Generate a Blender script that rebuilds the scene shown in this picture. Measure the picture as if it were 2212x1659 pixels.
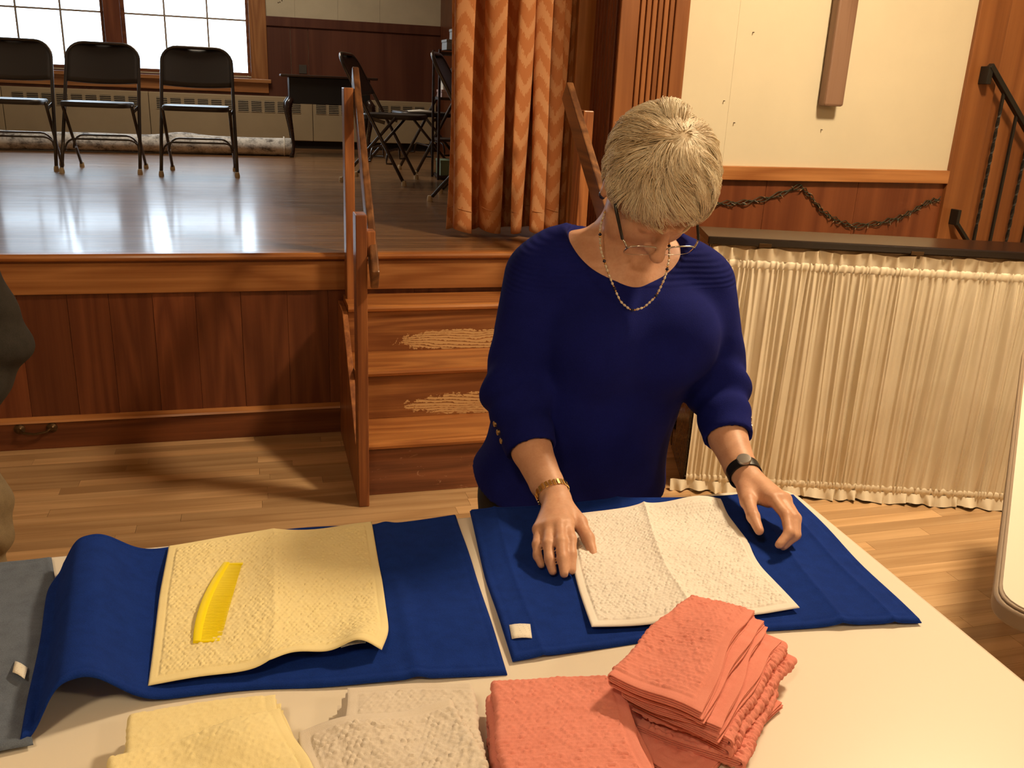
import bpy, math, random
import numpy as np
from mathutils import Vector, Matrix

for o in list(bpy.data.objects):
    bpy.data.objects.remove(o)
SC = bpy.context.scene
COL = SC.collection
PI = math.pi
rng = np.random.default_rng(7)
random.seed(7)

# ------------------------------------------------------------------ camera
cam_d = bpy.data.cameras.new('camera')
cam = bpy.data.objects.new('camera', cam_d)
COL.objects.link(cam)
SC.camera = cam
PITCH, ROLL, YAW = math.radians(18.307), math.radians(2.541), math.radians(16.164)
CAM_H = 1.45
_f0 = Vector((math.sin(YAW), math.cos(YAW), 0)); _r0 = Vector((math.cos(YAW), -math.sin(YAW), 0))
_f = _f0 * math.cos(PITCH) - Vector((0, 0, 1)) * math.sin(PITCH)
_u0 = _r0.cross(_f)
_r = _r0 * math.cos(ROLL) + _u0 * math.sin(ROLL)
_u = -_r0 * math.sin(ROLL) + _u0 * math.cos(ROLL)
cam.matrix_world = Matrix(((_r.x, _u.x, -_f.x, 0), (_r.y, _u.y, -_f.y, 0), (_r.z, _u.z, -_f.z, CAM_H), (0, 0, 0, 1)))
cam_d.sensor_width = 36
cam_d.lens = 1931.4 / 2212 * 36
cam_d.clip_start = 0.05
cam_d.clip_end = 200

# ------------------------------------------------------------------ world, lamps, exposure
W = bpy.data.worlds.new('World'); SC.world = W; W.use_nodes = True
bg = W.node_tree.nodes['Background']
bg.inputs[0].default_value = (0.74, 0.86, 1.0, 1)
bg.inputs[1].default_value = 7.0

def lamp(name, loc, target, size, power, color, shape='DISK'):
    d = bpy.data.lights.new(name, 'AREA'); d.shape = shape; d.size = size; d.energy = power; d.color = color
    o = bpy.data.objects.new(name, d); COL.objects.link(o); o.location = loc
    o.rotation_euler = (Vector(target) - Vector(loc)).to_track_quat('-Z', 'Y').to_euler()
    return o
WARM = (1.0, 0.75, 0.46)
lamp('ceiling_lamp_or_fill', (2.3, 2.0, 3.15), (2.25, 2.0, 0), 0.42, 118, WARM)
lamp('ceiling_lamp_or_fill', (-0.9, -0.6, 3.15), (-0.9, -0.6, 0), 0.42, 30, WARM)
lamp('ceiling_lamp_or_fill', (2.3, -1.6, 3.15), (2.3, -1.6, 0), 0.42, 36, WARM)
lamp('ceiling_lamp_or_fill', (-0.2, 7.7, 3.4), (-0.2, 7.7, 0), 1.2, 40, (1.0, 0.84, 0.64))  # fill light added to brighten the dim stage, stands for no known fixture
for k, (x0, x1) in enumerate(((-2.40, -1.29), (-1.15, -0.005))):      # portals guide daylight through the two sashes
    d = bpy.data.lights.new('window_portal', 'AREA'); d.shape = 'RECTANGLE'; d.size = x1 - x0; d.size_y = 1.5
    d.cycles.is_portal = True
    o = bpy.data.objects.new('window_portal', d); COL.objects.link(o)
    o.location = ((x0 + x1) / 2, 9.72, 2.2); o.rotation_euler = (-PI / 2, 0, 0)

SC.view_settings.view_transform = 'Standard'
SC.view_settings.look = 'None'
SC.view_settings.gamma = 1
SC.view_settings.use_curve_mapping = False
SC.view_settings.exposure = 0.0
try:
    SC.cycles.max_bounces = 7; SC.cycles.diffuse_bounces = 4; SC.cycles.glossy_bounces = 4
    SC.cycles.transparent_max_bounces = 12
    SC.cycles.caustics_reflective = False; SC.cycles.caustics_refractive = False
    SC.cycles.sample_clamp_indirect = 6
    SC.cycles.use_denoising = True
except Exception:
    pass

# ------------------------------------------------------------------ object helpers
ORG = {}
def link(o): COL.objects.link(o); return o
def tag(o, label=None, cat=None, group=None, kind=None):
    if label: o['label'] = label
    if cat: o['category'] = cat
    if group: o['group'] = group
    if kind: o['kind'] = kind
    return o
def thing(name, label, cat, loc=(0, 0, 0), rotz=0, group=None):
    o = link(bpy.data.objects.new(name, None)); o.empty_display_size = 0.1
    o.location = loc; o.rotation_euler = (0, 0, rotz)
    ORG[o.name] = np.array(loc, float)
    return tag(o, label, cat, group)
def struct_empty(name, loc=(0, 0, 0)):
    o = link(bpy.data.objects.new(name, None)); o.location = loc; o.empty_display_size = 0.1
    ORG[o.name] = np.array(loc, float); o['kind'] = 'structure'
    return o

class MB:
    def __init__(s): s.v = []; s.f = []; s.uv = None
    def add(s, verts, faces):
        n = len(s.v); s.v.extend([tuple(map(float, p)) for p in verts]); s.f.extend([tuple(i + n for i in f) for f in faces]); return s
    def box(s, x0, x1, y0, y1, z0, z1):
        v = [(x0, y0, z0), (x1, y0, z0), (x1, y1, z0), (x0, y1, z0), (x0, y0, z1), (x1, y0, z1), (x1, y1, z1), (x0, y1, z1)]
        return s.add(v, [(0, 3, 2, 1), (4, 5, 6, 7), (0, 1, 5, 4), (1, 2, 6, 5), (2, 3, 7, 6), (3, 0, 4, 7)])
    def obox(s, c, ax, ay, az, hx, hy, hz):
        c = Vector(c); ax = Vector(ax).normalized() * hx; ay = Vector(ay).normalized() * hy; az = Vector(az).normalized() * hz
        v = [c + sx * ax + sy * ay + sz * az for sz in (-1, 1) for sx, sy in ((-1, -1), (1, -1), (1, 1), (-1, 1))]
        return s.add(v, [(0, 3, 2, 1), (4, 5, 6, 7), (0, 1, 5, 4), (1, 2, 6, 5), (2, 3, 7, 6), (3, 0, 4, 7)])
    def beam(s, a, b, w, h, up=(0, 0, 1)):
        a = Vector(a); b = Vector(b); d = b - a; L = d.length; d.normalize()
        side = d.cross(Vector(up)).normalized(); u2 = side.cross(d)
        return s.obox((a + b) / 2, d, side, u2, L / 2, w / 2, h / 2)
    def tube(s, pts, r, seg=8, cap=True, closed=False):
        P = [Vector(p) for p in pts]; n = len(P)
        R = r if hasattr(r, '__len__') else [r] * n
        base = len(s.v); up = None
        for i in range(n):
            if closed: t = P[(i + 1) % n] - P[i - 1]
            else: t = P[min(i + 1, n - 1)] - P[max(i - 1, 0)]
            t.normalize()
            if up is None:
                up = Vector((0, 0, 1)) if abs(t.z) < 0.9 else Vector((1, 0, 0))
            sd = t.cross(up)
            if sd.length < 1e-5: sd = t.cross(Vector((1, 0, 0)))
            sd.normalize(); up = sd.cross(t).normalized()
            for k in range(seg):
                a = 2 * PI * k / seg
                s.v.append(tuple(P[i] + (sd * math.cos(a) + up * math.sin(a)) * R[i]))
        m = n if closed else n - 1
        for i in range(m):
            j = (i + 1) % n
            for k in range(seg):
                k2 = (k + 1) % seg
                s.f.append((base + i * seg + k, base + i * seg + k2, base + j * seg + k2, base + j * seg + k))
        if cap and not closed:
            s.f.append(tuple(base + k for k in range(seg))[::-1])
            s.f.append(tuple(base + (n - 1) * seg + k for k in range(seg)))
        return s
    def lathe(s, prof, c=(0, 0, 0), seg=16, axis='Z'):
        base = len(s.v); n = len(prof)
        for (r, h) in prof:
            for k in range(seg):
                a = 2 * PI * k / seg
                p = (r * math.cos(a), r * math.sin(a), h)
                if axis == 'Y': p = (p[0], p[2], p[1])
                if axis == 'X': p = (p[2], p[0], p[1])
                s.v.append((p[0] + c[0], p[1] + c[1], p[2] + c[2]))
        for i in range(n - 1):
            for k in range(seg):
                k2 = (k + 1) % seg
                s.f.append((base + i * seg + k, base + i * seg + k2, base + (i + 1) * seg + k2, base + (i + 1) * seg + k))
        s.f.append(tuple(base + k for k in range(seg))[::-1]); s.f.append(tuple(base + (n - 1) * seg + k for k in range(seg)))
        return s
    def prism(s, poly, lo, hi, axis='Z'):
        n = len(poly)
        def mk(p, h):
            return {'Z': (p[0], p[1], h), 'Y': (p[0], h, p[1]), 'X': (h, p[0], p[1])}[axis]
        v = [mk(p, lo) for p in poly] + [mk(p, hi) for p in poly]
        f = [tuple(range(n))[::-1], tuple(range(n, 2 * n))] + [(i, (i + 1) % n, n + (i + 1) % n, n + i) for i in range(n)]
        return s.add(v, f)
    def grid(s, A, close_u=False):
        ny, nx = A.shape[:2]; base = len(s.v)
        s.v.extend(map(tuple, A.reshape(-1, 3).tolist()))
        for j in range(ny - 1):
            for i in range(nx - 1 + (1 if close_u else 0)):
                i2 = (i + 1) % nx
                s.f.append((base + j * nx + i, base + j * nx + i2, base + (j + 1) * nx + i2, base + (j + 1) * nx + i))
        return s
    def sphere(s, c, r, seg=12, rings=8):
        r = r if hasattr(r, '__len__') else (r, r, r)
        prof = [(math.sin(PI * i / rings), -math.cos(PI * i / rings)) for i in range(rings + 1)]
        prof[0] = (0.02, -1); prof[-1] = (0.02, 1)
        b = len(s.v); s.lathe(prof, seg=seg)
        for i in range(b, len(s.v)):
            p = s.v[i]; s.v[i] = (p[0] * r[0] + c[0], p[1] * r[1] + c[1], p[2] * r[2] + c[2])
        return s

def build(name, mb, m, parent=None, smooth=False, bevel=0, world=True, label=None, kind=None, fixn=True):
    """link a mesh as ONE object; with world=True vertices are world coordinates and are made local to the parent's root"""
    V = np.array(mb.v, float)
    org = ORG.get(parent.name, np.zeros(3)) if (parent is not None and world) else np.zeros(3)
    V = V - org
    me = bpy.data.meshes.new(name)
    me.from_pydata(V.tolist(), [], mb.f)
    me.validate(); me.update()
    if fixn:
        import bmesh
        b = bmesh.new(); b.from_mesh(me); bmesh.ops.recalc_face_normals(b, faces=b.faces[:]); b.to_mesh(me); b.free()
    return finish(name, me, m, parent, smooth, bevel, label, kind, org)

def finish(name, me, m, parent=None, smooth=False, bevel=0, label=None, kind=None, org=None):
    if m is not None: me.materials.append(m)
    if smooth:
        me.polygons.foreach_set('use_smooth', np.ones(len(me.polygons), bool))
        if smooth == 'auto' or (isinstance(smooth, float)):
            me.set_sharp_from_angle(angle=math.radians(35 if smooth == 'auto' else smooth))
    o = link(bpy.data.objects.new(name, me))
    if parent is not None: o.parent = parent
    ORG[o.name] = np.zeros(3) if org is None else org
    if bevel:
        md = o.modifiers.new('bevel', 'BEVEL'); md.width = bevel; md.segments = 2; md.limit_method = 'ANGLE'
    if label: o['label'] = label
    if kind: o['kind'] = kind
    return o

def fast_mesh(name, V, quads):
    """numpy arrays -> mesh"""
    me = bpy.data.meshes.new(name)
    V = np.asarray(V, np.float32); Q = np.asarray(quads, np.int32)
    me.vertices.add(len(V)); me.vertices.foreach_set('co', V.ravel())
    k = Q.shape[1]
    me.loops.add(Q.size); me.loops.foreach_set('vertex_index', Q.ravel())
    me.polygons.add(len(Q)); me.polygons.foreach_set('loop_start', np.arange(0, Q.size, k, dtype=np.int32))
    me.polygons.foreach_set('loop_total', np.full(len(Q), k, np.int32))
    me.update(calc_edges=True); me.validate()
    return me

def grid_quads(ny, nx, base=0, flip=False):
    j, i = np.meshgrid(np.arange(ny - 1), np.arange(nx - 1), indexing='ij')
    a = (j * nx + i).ravel() + base
    q = np.stack([a, a + 1, a + nx + 1, a + nx], 1)
    return q[:, ::-1] if flip else q

def struct(name, mb, m, parent=None, **kw):
    o = build(name, mb, m, parent, **kw)
    if parent is None: o['kind'] = 'structure'
    return o

def dup(root, loc, rotz=0, label=None, scale=None):
    r = root.copy(); link(r); r.location = loc; r.rotation_euler = (0, 0, rotz)
    if label: r['label'] = label
    if scale: r.scale = scale
    for ch in list(root.children):
        c = ch.copy(); link(c); c.parent = r
        for g in list(ch.children):
            d = g.copy(); link(d); d.parent = c
    return r

# ------------------------------------------------------------------ materials
class NT:
    def __init__(s, name, rough=0.5, spec=0.4):
        s.m = bpy.data.materials.new(name); s.m.use_nodes = True
        s.t = s.m.node_tree; s.b = s.t.nodes['Principled BSDF']
        s.b.inputs['Roughness'].default_value = rough
        s.b.inputs['Specular IOR Level'].default_value = spec
    def n(s, typ, ins=None, **props):
        nd = s.t.nodes.new('ShaderNode' + typ)
        for k, v in props.items(): setattr(nd, k, v)
        if ins:
            for k, v in ins.items():
                sock = nd.inputs[k]
                if isinstance(v, bpy.types.NodeSocket): s.t.links.new(v, sock)
                else: sock.default_value = v
        return nd
    def l(s, a, b): s.t.links.new(a, b)
    def ramp(s, fac, stops):
        r = s.n('ValToRGB'); s.l(fac, r.inputs[0]); cr = r.color_ramp
        while len(cr.elements) < len(stops): cr.elements.new(0.5)
        for e, (p, c) in zip(cr.elements, stops):
            e.position = p; e.color = (*c, 1) if len(c) == 3 else c
        return r.outputs[0]
    def math(s, op, a, b=0.0):
        nd = s.n('Math', operation=op)
        for i, v in enumerate((a, b)):
            if isinstance(v, bpy.types.NodeSocket): s.l(v, nd.inputs[i])
            else: nd.inputs[i].default_value = v
        return nd.outputs[0]
    def mix(s, fac, a, b, blend='MIX'):
        nd = s.n('Mix', data_type='RGBA', blend_type=blend)
        for i, v in ((0, fac), (6, a), (7, b)):
            if isinstance(v, bpy.types.NodeSocket): s.l(v, nd.inputs[i])
            else: nd.inputs[i].default_value = v if i == 0 else (*v, 1)
        return nd.outputs[2]
    def bump(s, h, strength=0.3, dist=0.01):
        b = s.n('Bump', {'Height': h, 'Strength': strength, 'Distance': dist}); s.l(b.outputs[0], s.b.inputs['Normal'])
    def pos(s): return s.n('NewGeometry').outputs['Position']
    def objrand(s): return s.n('ObjectInfo').outputs['Random']
    def mapped(s, vec, scale, loc=(0, 0, 0)):
        return s.n('Mapping', {'Vector': vec, 'Scale': scale, 'Location': loc}).outputs[0]
    def noise(s, vec, scale, detail=4, rough=0.55, dist=0.0):
        return s.n('TexNoise', {'Vector': vec, 'Scale': scale, 'Detail': detail, 'Roughness': rough, 'Distortion': dist}).outputs['Fac']
    def col(s, c):
        if isinstance(c, bpy.types.NodeSocket): s.l(c, s.b.inputs['Base Color'])
        else: s.b.inputs['Base Color'].default_value = (*c, 1)

def srgb(r, g, b):
    f = lambda c: (c / 255 / 12.92) if c / 255 <= 0.04045 else ((c / 255 + 0.055) / 1.055) ** 2.4
    return (f(r), f(g), f(b))

def plain(name, c, rough=0.5, metal=0, spec=0.4, coat=0):
    N = NT(name, rough, spec); N.col(c); N.b.inputs['Metallic'].default_value = metal
    if coat: N.b.inputs['Coat Weight'].default_value = coat; N.b.inputs['Coat Roughness'].default_value = 0.12
    v = N.noise(N.pos(), 60, 3); N.bump(v, 0.04, 0.002)
    return N.m

def wood(name, c_light, c_dark, axis='X', scale=1.0, rough=0.4, coat=0.0, vary=0.25, flame=0.6, fine=1.0):
    """flat-sawn boards: stretched noise rings, fine pores, board to board variation"""
    N = NT(name, rough)
    k = 0.09
    sc = {'X': (k, 1, 1), 'Y': (1, k, 1), 'Z': (1, 1, k)}[axis]
    rnd = N.objrand()
    off = N.n('CombineXYZ', {'X': N.math('MULTIPLY', rnd, 37.0), 'Y': N.math('MULTIPLY', rnd, 19.0), 'Z': N.math('MULTIPLY', rnd, 53.0)}).outputs[0]
    p = N.n('VectorMath', {0: N.mapped(N.pos(), sc), 1: off}, operation='ADD').outputs[0]
    big = N.noise(p, 5 * scale, 2, 0.5)
    rings = N.math('FRACT', N.math('MULTIPLY', big, 9 * flame + 3))
    rings = N.math('ABSOLUTE', N.math('SUBTRACT', rings, 0.5))
    fin = N.noise(N.mapped(p, {'X': (0.3, 1, 1), 'Y': (1, 0.3, 1), 'Z': (1, 1, 0.3)}[axis]), 90 * scale * fine, 5, 0.6)
    mixv = N.math('ADD', N.math('MULTIPLY', rings, 1.1), N.math('MULTIPLY', N.math('SUBTRACT', fin, 0.5), 0.9))
    mixv = N.math('ADD', mixv, N.math('MULTIPLY', N.math('SUBTRACT', big, 0.5), 0.5))
    c = N.ramp(mixv, [(0.0, c_dark), (0.28, tuple(0.45 * a + 0.55 * b for a, b in zip(c_light, c_dark))), (0.6, c_light)])
    val = N.math('ADD', N.math('MULTIPLY', rnd, 2 * vary), 1 - vary)
    hs = N.n('HueSaturation', {'Color': c, 'Value': val, 'Saturation': 1.0, 'Hue': 0.5}).outputs[0]
    N.col(hs)
    N.bump(fin, 0.12, 0.002)
    rr = N.math('ADD', N.math('MULTIPLY', fin, 0.2), rough - 0.1); N.l(rr, N.b.inputs['Roughness'])
    if coat: N.b.inputs['Coat Weight'].default_value = coat; N.b.inputs['Coat Roughness'].default_value = 0.18
    return N.m

def terry(name, c, c2, scale=900, rough=0.95, bump=0.5):
    """looped towelling: fine grain, no shine, a touch of fibre sheen"""
    N = NT(name, rough, 0.1)
    p = N.pos()
    a = N.noise(p, scale, 2, 0.7); b = N.noise(p, 45, 4, 0.6)
    f = N.math('ADD', N.math('MULTIPLY', a, 0.6), N.math('MULTIPLY', b, 0.5))
    N.col(N.ramp(f, [(0.3, c2), (0.68, c)]))
    N.bump(a, bump, 0.0016)
    N.b.inputs['Sheen Weight'].default_value = 0.10; N.b.inputs['Sheen Roughness'].default_value = 0.5
    N.b.inputs['Sheen Tint'].default_value = (*c, 1)
    return N.m

def painted(name, c, mott=0.04, rough=0.7, scale=3.0):
    N = NT(name, rough, 0.3)
    v = N.noise(N.pos(), scale, 4, 0.6)
    N.col(N.ramp(v, [(0.3, tuple(x * (1 - mott) for x in c)), (0.7, tuple(min(1, x * (1 + mott)) for x in c))]))
    N.bump(N.noise(N.pos(), 220, 3), 0.06, 0.002)
    return N.m

M = {}
M['honey'] = wood('honey_fir', (0.45, 0.200, 0.070), (0.28, 0.102, 0.030), 'X', 1.0, 0.38, 0.25, 0.12)
M['honey_z'] = wood('honey_fir_upright', (0.39, 0.170, 0.058), (0.25, 0.092, 0.028), 'Z', 1.0, 0.4, 0.2, 0.12)
M['red_z'] = wood('red_fir_upright', (0.185, 0.056, 0.022), (0.112, 0.029, 0.012), 'Z', 0.8, 0.42, 0.15, 0.16, 0.9)
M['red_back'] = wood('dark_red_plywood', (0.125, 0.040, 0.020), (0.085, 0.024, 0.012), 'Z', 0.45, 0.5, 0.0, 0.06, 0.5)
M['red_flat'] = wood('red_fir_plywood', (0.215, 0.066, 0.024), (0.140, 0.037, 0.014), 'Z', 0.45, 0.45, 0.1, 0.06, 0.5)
M['red_x'] = wood('red_fir', (0.20, 0.065, 0.024), (0.10, 0.028, 0.011), 'X', 0.9, 0.42, 0.15, 0.1)
M['plywood'] = wood('orange_plywood', (0.30, 0.115, 0.036), (0.20, 0.068, 0.020), 'Z', 0.5, 0.45, 0.1, 0.05)
M['maple'] = wood('maple_strip', (0.61, 0.405, 0.222), (0.46, 0.282, 0.140), 'X', 1.0, 0.34, 0.15, 0.20, 0.5)
M['tread'] = wood('stair_tread_fir', (0.50, 0.21, 0.062), (0.30, 0.105, 0.030), 'X', 1.2, 0.33, 0.3, 0.06)
M['rail'] = wood('brown_rail_wood', (0.235, 0.105, 0.042), (0.10, 0.040, 0.018), 'Y', 1.0, 0.42, 0.2, 0.1)
M['post'] = wood('stained_post_wood', (0.40, 0.155, 0.052), (0.19, 0.062, 0.023), 'Z', 1.3, 0.42, 0.2, 0.15)
M['cross'] = wood('planed_cross_wood', (0.28, 0.165, 0.110), (0.20, 0.108, 0.068), 'Z', 1.0, 0.5, 0.0, 0.02)
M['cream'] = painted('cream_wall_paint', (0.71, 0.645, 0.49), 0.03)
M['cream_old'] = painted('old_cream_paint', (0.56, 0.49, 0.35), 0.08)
M['ceiling'] = painted('ceiling_paint', (0.80, 0.74, 0.60), 0.03)
M['black_iron'] = plain('black_iron', (0.012, 0.011, 0.010), 0.45)
M['piano'] = wood('dark_walnut_piano', (0.030, 0.013, 0.008), (0.018, 0.008, 0.006), 'X', 0.6, 0.27, 0.4, 0.02, 0.3)
M['chair'] = plain('bronze_chair_enamel', (0.046, 0.036, 0.029), 0.45, 0.1, 0.4)
M['chair_tube'] = plain('bronze_chair_tube', (0.085, 0.068, 0.056), 0.28, 0.6, 0.5)
M['rubber'] = plain('tan_rubber_foot', (0.62, 0.51, 0.34), 0.7)
M['darkrubber'] = plain('dark_rubber_foot', (0.06, 0.05, 0.04), 0.7)
M['white_plastic'] = plain('white_table_plastic', (0.80, 0.74, 0.63), 0.32, 0, 0.4)
M['taupe'] = plain('taupe_table_edge', (0.30, 0.23, 0.17), 0.45)
M['steel'] = plain('grey_steel', (0.35, 0.34, 0.33), 0.35, 0.8)
M['lid'] = plain('black_brown_lid', (0.012, 0.006, 0.005), 0.22, 0, 0.5)
M['brass'] = plain('dark_brass', (0.10, 0.060, 0.030), 0.38, 0.8)
M['gold'] = plain('gold_links', (0.90, 0.62, 0.25), 0.22, 1.0)
M['black'] = plain('black_plastic', (0.012, 0.012, 0.013), 0.4)
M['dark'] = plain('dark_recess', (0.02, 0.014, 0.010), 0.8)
M['label'] = plain('white_cloth_tag', (0.82, 0.79, 0.72), 0.85)
M['ink'] = plain('grey_tag_ink', (0.25, 0.24, 0.24), 0.8)
M['heater'] = painted('beige_radiator_paint', (0.40, 0.31, 0.19), 0.06, 0.5)
# ------------------------------------------------------------------ the room shell
S = 0.786            # stage floor height
BY = 9.55            # back wall of the stage
HALL_X0, HALL_X1, HALL_Y0, CEIL = -3.4, 5.2, -4.2, 3.3

# hall floor: slab plus maple strips laid along X
floor = struct('floor', MB().box(HALL_X0, HALL_X1, HALL_Y0, 3.75, -0.10, -0.008), M['maple'])
def unit_plank():
    mb = MB().box(-0.5, 0.5, -0.0289, 0.0289, -0.008, 0.0)
    me = bpy.data.meshes.new('plank'); me.from_pydata(mb.v, [], mb.f); me.update(); me.materials.append(M['maple']); return me
plank_me = unit_plank()
PW = 0.0585
prs = random.Random(3)
far = MB(); count = 0
def strip_row(y, x0, x1, real):
    global count
    x = x0 - prs.uniform(0, 0.6)
    while x < x1:
        L = prs.uniform(0.45, 1.25)
        a, b = max(x, x0), min(x + L, x1)
        if b - a > 0.03:
            if real:
                o = link(bpy.data.objects.new('plank', plank_me)); o.parent = floor
                o.location = ((a + b) / 2, y, 0); o.scale = (b - a - 0.0010, 1, 1); count += 1
            else:
                far.box(a + 0.0004, b - 0.0004, y - 0.0289, y + 0.0289, -0.008, 0.0)
        x += L
y = 3.75 - 0.030
while y > HALL_Y0:
    if y > 1.42:
        strip_row(y, -1.45, 3.2, True)
        strip_row(y, HALL_X0, -1.45, False); strip_row(y, 3.2, HALL_X1, False)
    else:
        strip_row(y, HALL_X0, HALL_X1, False)
    y -= PW
build('strip_flooring', far, M['maple'], floor, kind='stuff', fixn=False)

# hall shell
struct('ceiling', MB().box(HALL_X0, HALL_X1, HALL_Y0, 3.75, CEIL, CEIL + 0.1), M['ceiling'])
struct('wall_rear', MB().box(HALL_X0, HALL_X1, HALL_Y0 - 0.1, HALL_Y0, 0, CEIL), M['cream'])
struct('wall_left', MB().box(HALL_X0 - 0.1, HALL_X0, HALL_Y0, BY, 0, 3.6), M['cream'])
struct('wall_right', MB().box(HALL_X1, HALL_X1 + 0.1, HALL_Y0, 3.75, 0, CEIL), M['cream'])

# hall front wall to the right of the stage: cream panels over wainscot
wf = struct('wall_front', MB().box(1.47, HALL_X1, 3.765, 3.85, 0, CEIL), M['dark'])
for a, b in ((1.785, 2.0303), (2.0310, 3.25)):
    build('panel', MB().box(a, b, 3.75, 3.765, 1.15, CEIL), M['cream'], wf)
for a, b in ((1.785, 2.2695), (2.2705, 2.761), (2.762, 3.25)):
    build('wainscot_panel', MB().box(a, b, 3.75, 3.765, 0.0, 1.10), M['red_flat'], wf, bevel=0.002)
build('panel', MB().box(3.42, HALL_X1, 3.755, 3.765, 0, CEIL), M['plywood'], wf)
for nx, nz in ((2.106, 1.723), (2.064, 1.344), (2.514, 1.327), (2.002, 1.435)):
    build('nail', MB().lathe([(0.002, -0.012), (0.002, 0), (0.0035, 0.0005), (0.0035, 0.002)], (nx, 3.75, nz), 8, 'Y'), M['brass'], wf)
struct('trim_1', MB().box(1.785, 3.25, 3.725, 3.75, 1.095, 1.157), M['honey'], bevel=0.003)
struct('trim_2', MB().box(3.25, 3.42, 3.730, 3.765, 0, CEIL), M['plywood'], bevel=0.004)

# fluted pilaster beside the proscenium
pil = struct('trim_3', MB().box(1.47, 1.785, 3.735, 3.99, 0, CEIL), M['red_z'])
fx = [1.470, 1.558, 1.584, 1.610, 1.636, 1.662, 1.688, 1.714, 1.785]
for i in range(len(fx) - 1):
    build('flute', MB().box(fx[i] + 0.0025, fx[i + 1] - 0.0025, 3.715, 3.736, 0, CEIL), M['plywood'], pil, bevel=0.004)
for i in range(7):
    y0 = 3.74 + i * 0.036
    build('side_flute', MB().box(1.462, 1.4705, y0 + 0.002, y0 + 0.033, 0, CEIL), M['red_z'], pil, bevel=0.003)
struct('trim_4', MB().box(1.386, 1.4695, 3.99, 4.03, S, 3.5), M['honey_z'], bevel=0.004)

# stage body
def stage_floor_mat():
    N = NT('stage_boards', 0.3)
    p = N.pos(); xyz = N.n('SeparateXYZ', {0: p})
    row = N.math('FLOOR', N.math('DIVIDE', xyz.outputs[1], 0.057))
    fr = N.math('FRACT', N.math('DIVIDE', xyz.outputs[1], 0.057))
    seam = N.math('LESS_THAN', N.math('ABSOLUTE', N.math('SUBTRACT', fr, 0.5)), 0.47)
    wn = N.n('TexWhiteNoise', {'W': row}, noise_dimensions='1D').outputs['Value']
    off = N.n('CombineXYZ', {'X': N.math('MULTIPLY', wn, 31.0), 'Y': 0.0, 'Z': 0.0}).outputs[0]
    q = N.n('VectorMath', {0: N.mapped(p, (0.35, 1, 1)), 1: off}, operation='ADD').outputs[0]
    g = N.noise(q, 28, 5, 0.6)
    c = N.ramp(N.math('ADD', N.math('MULTIPLY', g, 0.7), N.math('MULTIPLY', wn, 0.35)), [(0.25, (0.16, 0.072, 0.028)), (0.8, (0.36, 0.19, 0.085))])
    N.col(N.mix(seam, (0.05, 0.025, 0.012), c))
    N.bump(N.math('ADD', N.math('MULTIPLY', seam, 0.5), N.math('MULTIPLY', g, 0.5)), 0.10, 0.0015)
    rr = N.math('ADD', N.math('MULTIPLY', N.noise(q, 12, 3), 0.22), 0.22); N.l(rr, N.b.inputs['Roughness'])
    N.b.inputs['Coat Weight'].default_value = 0.5; N.b.inputs['Coat Roughness'].default_value = 0.13
    return N.m
M['stage'] = stage_floor_mat()
struct('floor_stage', MB().box(HALL_X0, 1.95, 3.70, BY + 0.1, S - 0.08, S), M['stage'])
nose = [(3.70, S), (3.664, S), (3.656, S - 0.006), (3.653, S - 0.014), (3.656, S - 0.022), (3.664, S - 0.028), (3.70, S - 0.028)]
struct('trim_5', MB().prism(nose, HALL_X0, 1.47, 'X'), M['tread'])
struct('trim_6', MB().prism([(3.70, S - 0.028), (3.668, S - 0.028), (3.672, S - 0.036), (3.70, S - 0.036)], HALL_X0, 1.47, 'X'), M['red_x'])
struct('trim_7', MB().box(HALL_X0, 1.47, 3.676, 3.70, 0.629, S - 0.036), M['honey'], bevel=0.002)
ws = struct('wall_stage_front', MB().box(HALL_X0, 1.47, 3.703, 3.76, 0, S - 0.08), M['dark'])
bx = [HALL_X0, -2.9, -2.4, -1.9, -1.42, -1.26, -1.09, -0.90, -0.726, -0.579, -0.419, -0.26, -0.086, 0.096, 0.26, 0.62, 1.0, 1.47]
for i in range(len(bx) - 1):
    build('board', MB().box(bx[i] + 0.0004, bx[i + 1] - 0.0004, 3.690 + 0.002 * (i % 2), 3.704, 0.10, 0.632), M['red_z'], ws, bevel=0.0008)
bb = struct('baseboard_stage', MB().box(HALL_X0, 1.47, 3.678, 3.703, 0, 0.114), M['red_x'], bevel=0.002)
build('cap_moulding', MB().prism([(3.703, 0.134), (3.690, 0.134), (3.672, 0.122), (3.668, 0.114), (3.703, 0.114)], HALL_X0, 1.47, 'X'), M['honey'], bb)
hp = MB()
hp.tube([(-0.945, 3.672, 0.088), (-0.93, 3.654, 0.081), (-0.89, 3.648, 0.076), (-0.85, 3.654, 0.081), (-0.835, 3.672, 0.09)], [0.006, 0.0055, 0.005, 0.0055, 0.006], 8)
for x in (-0.948, -0.832):
    hp.lathe([(0.021, 0.0), (0.021, -0.003), (0.012, -0.009), (0.008, -0.013)], (x, 3.678, 0.090), 14, 'Y')
build('pull_handle', hp, M['brass'], bb, smooth='auto', label='dark bronze pull handle')

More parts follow.
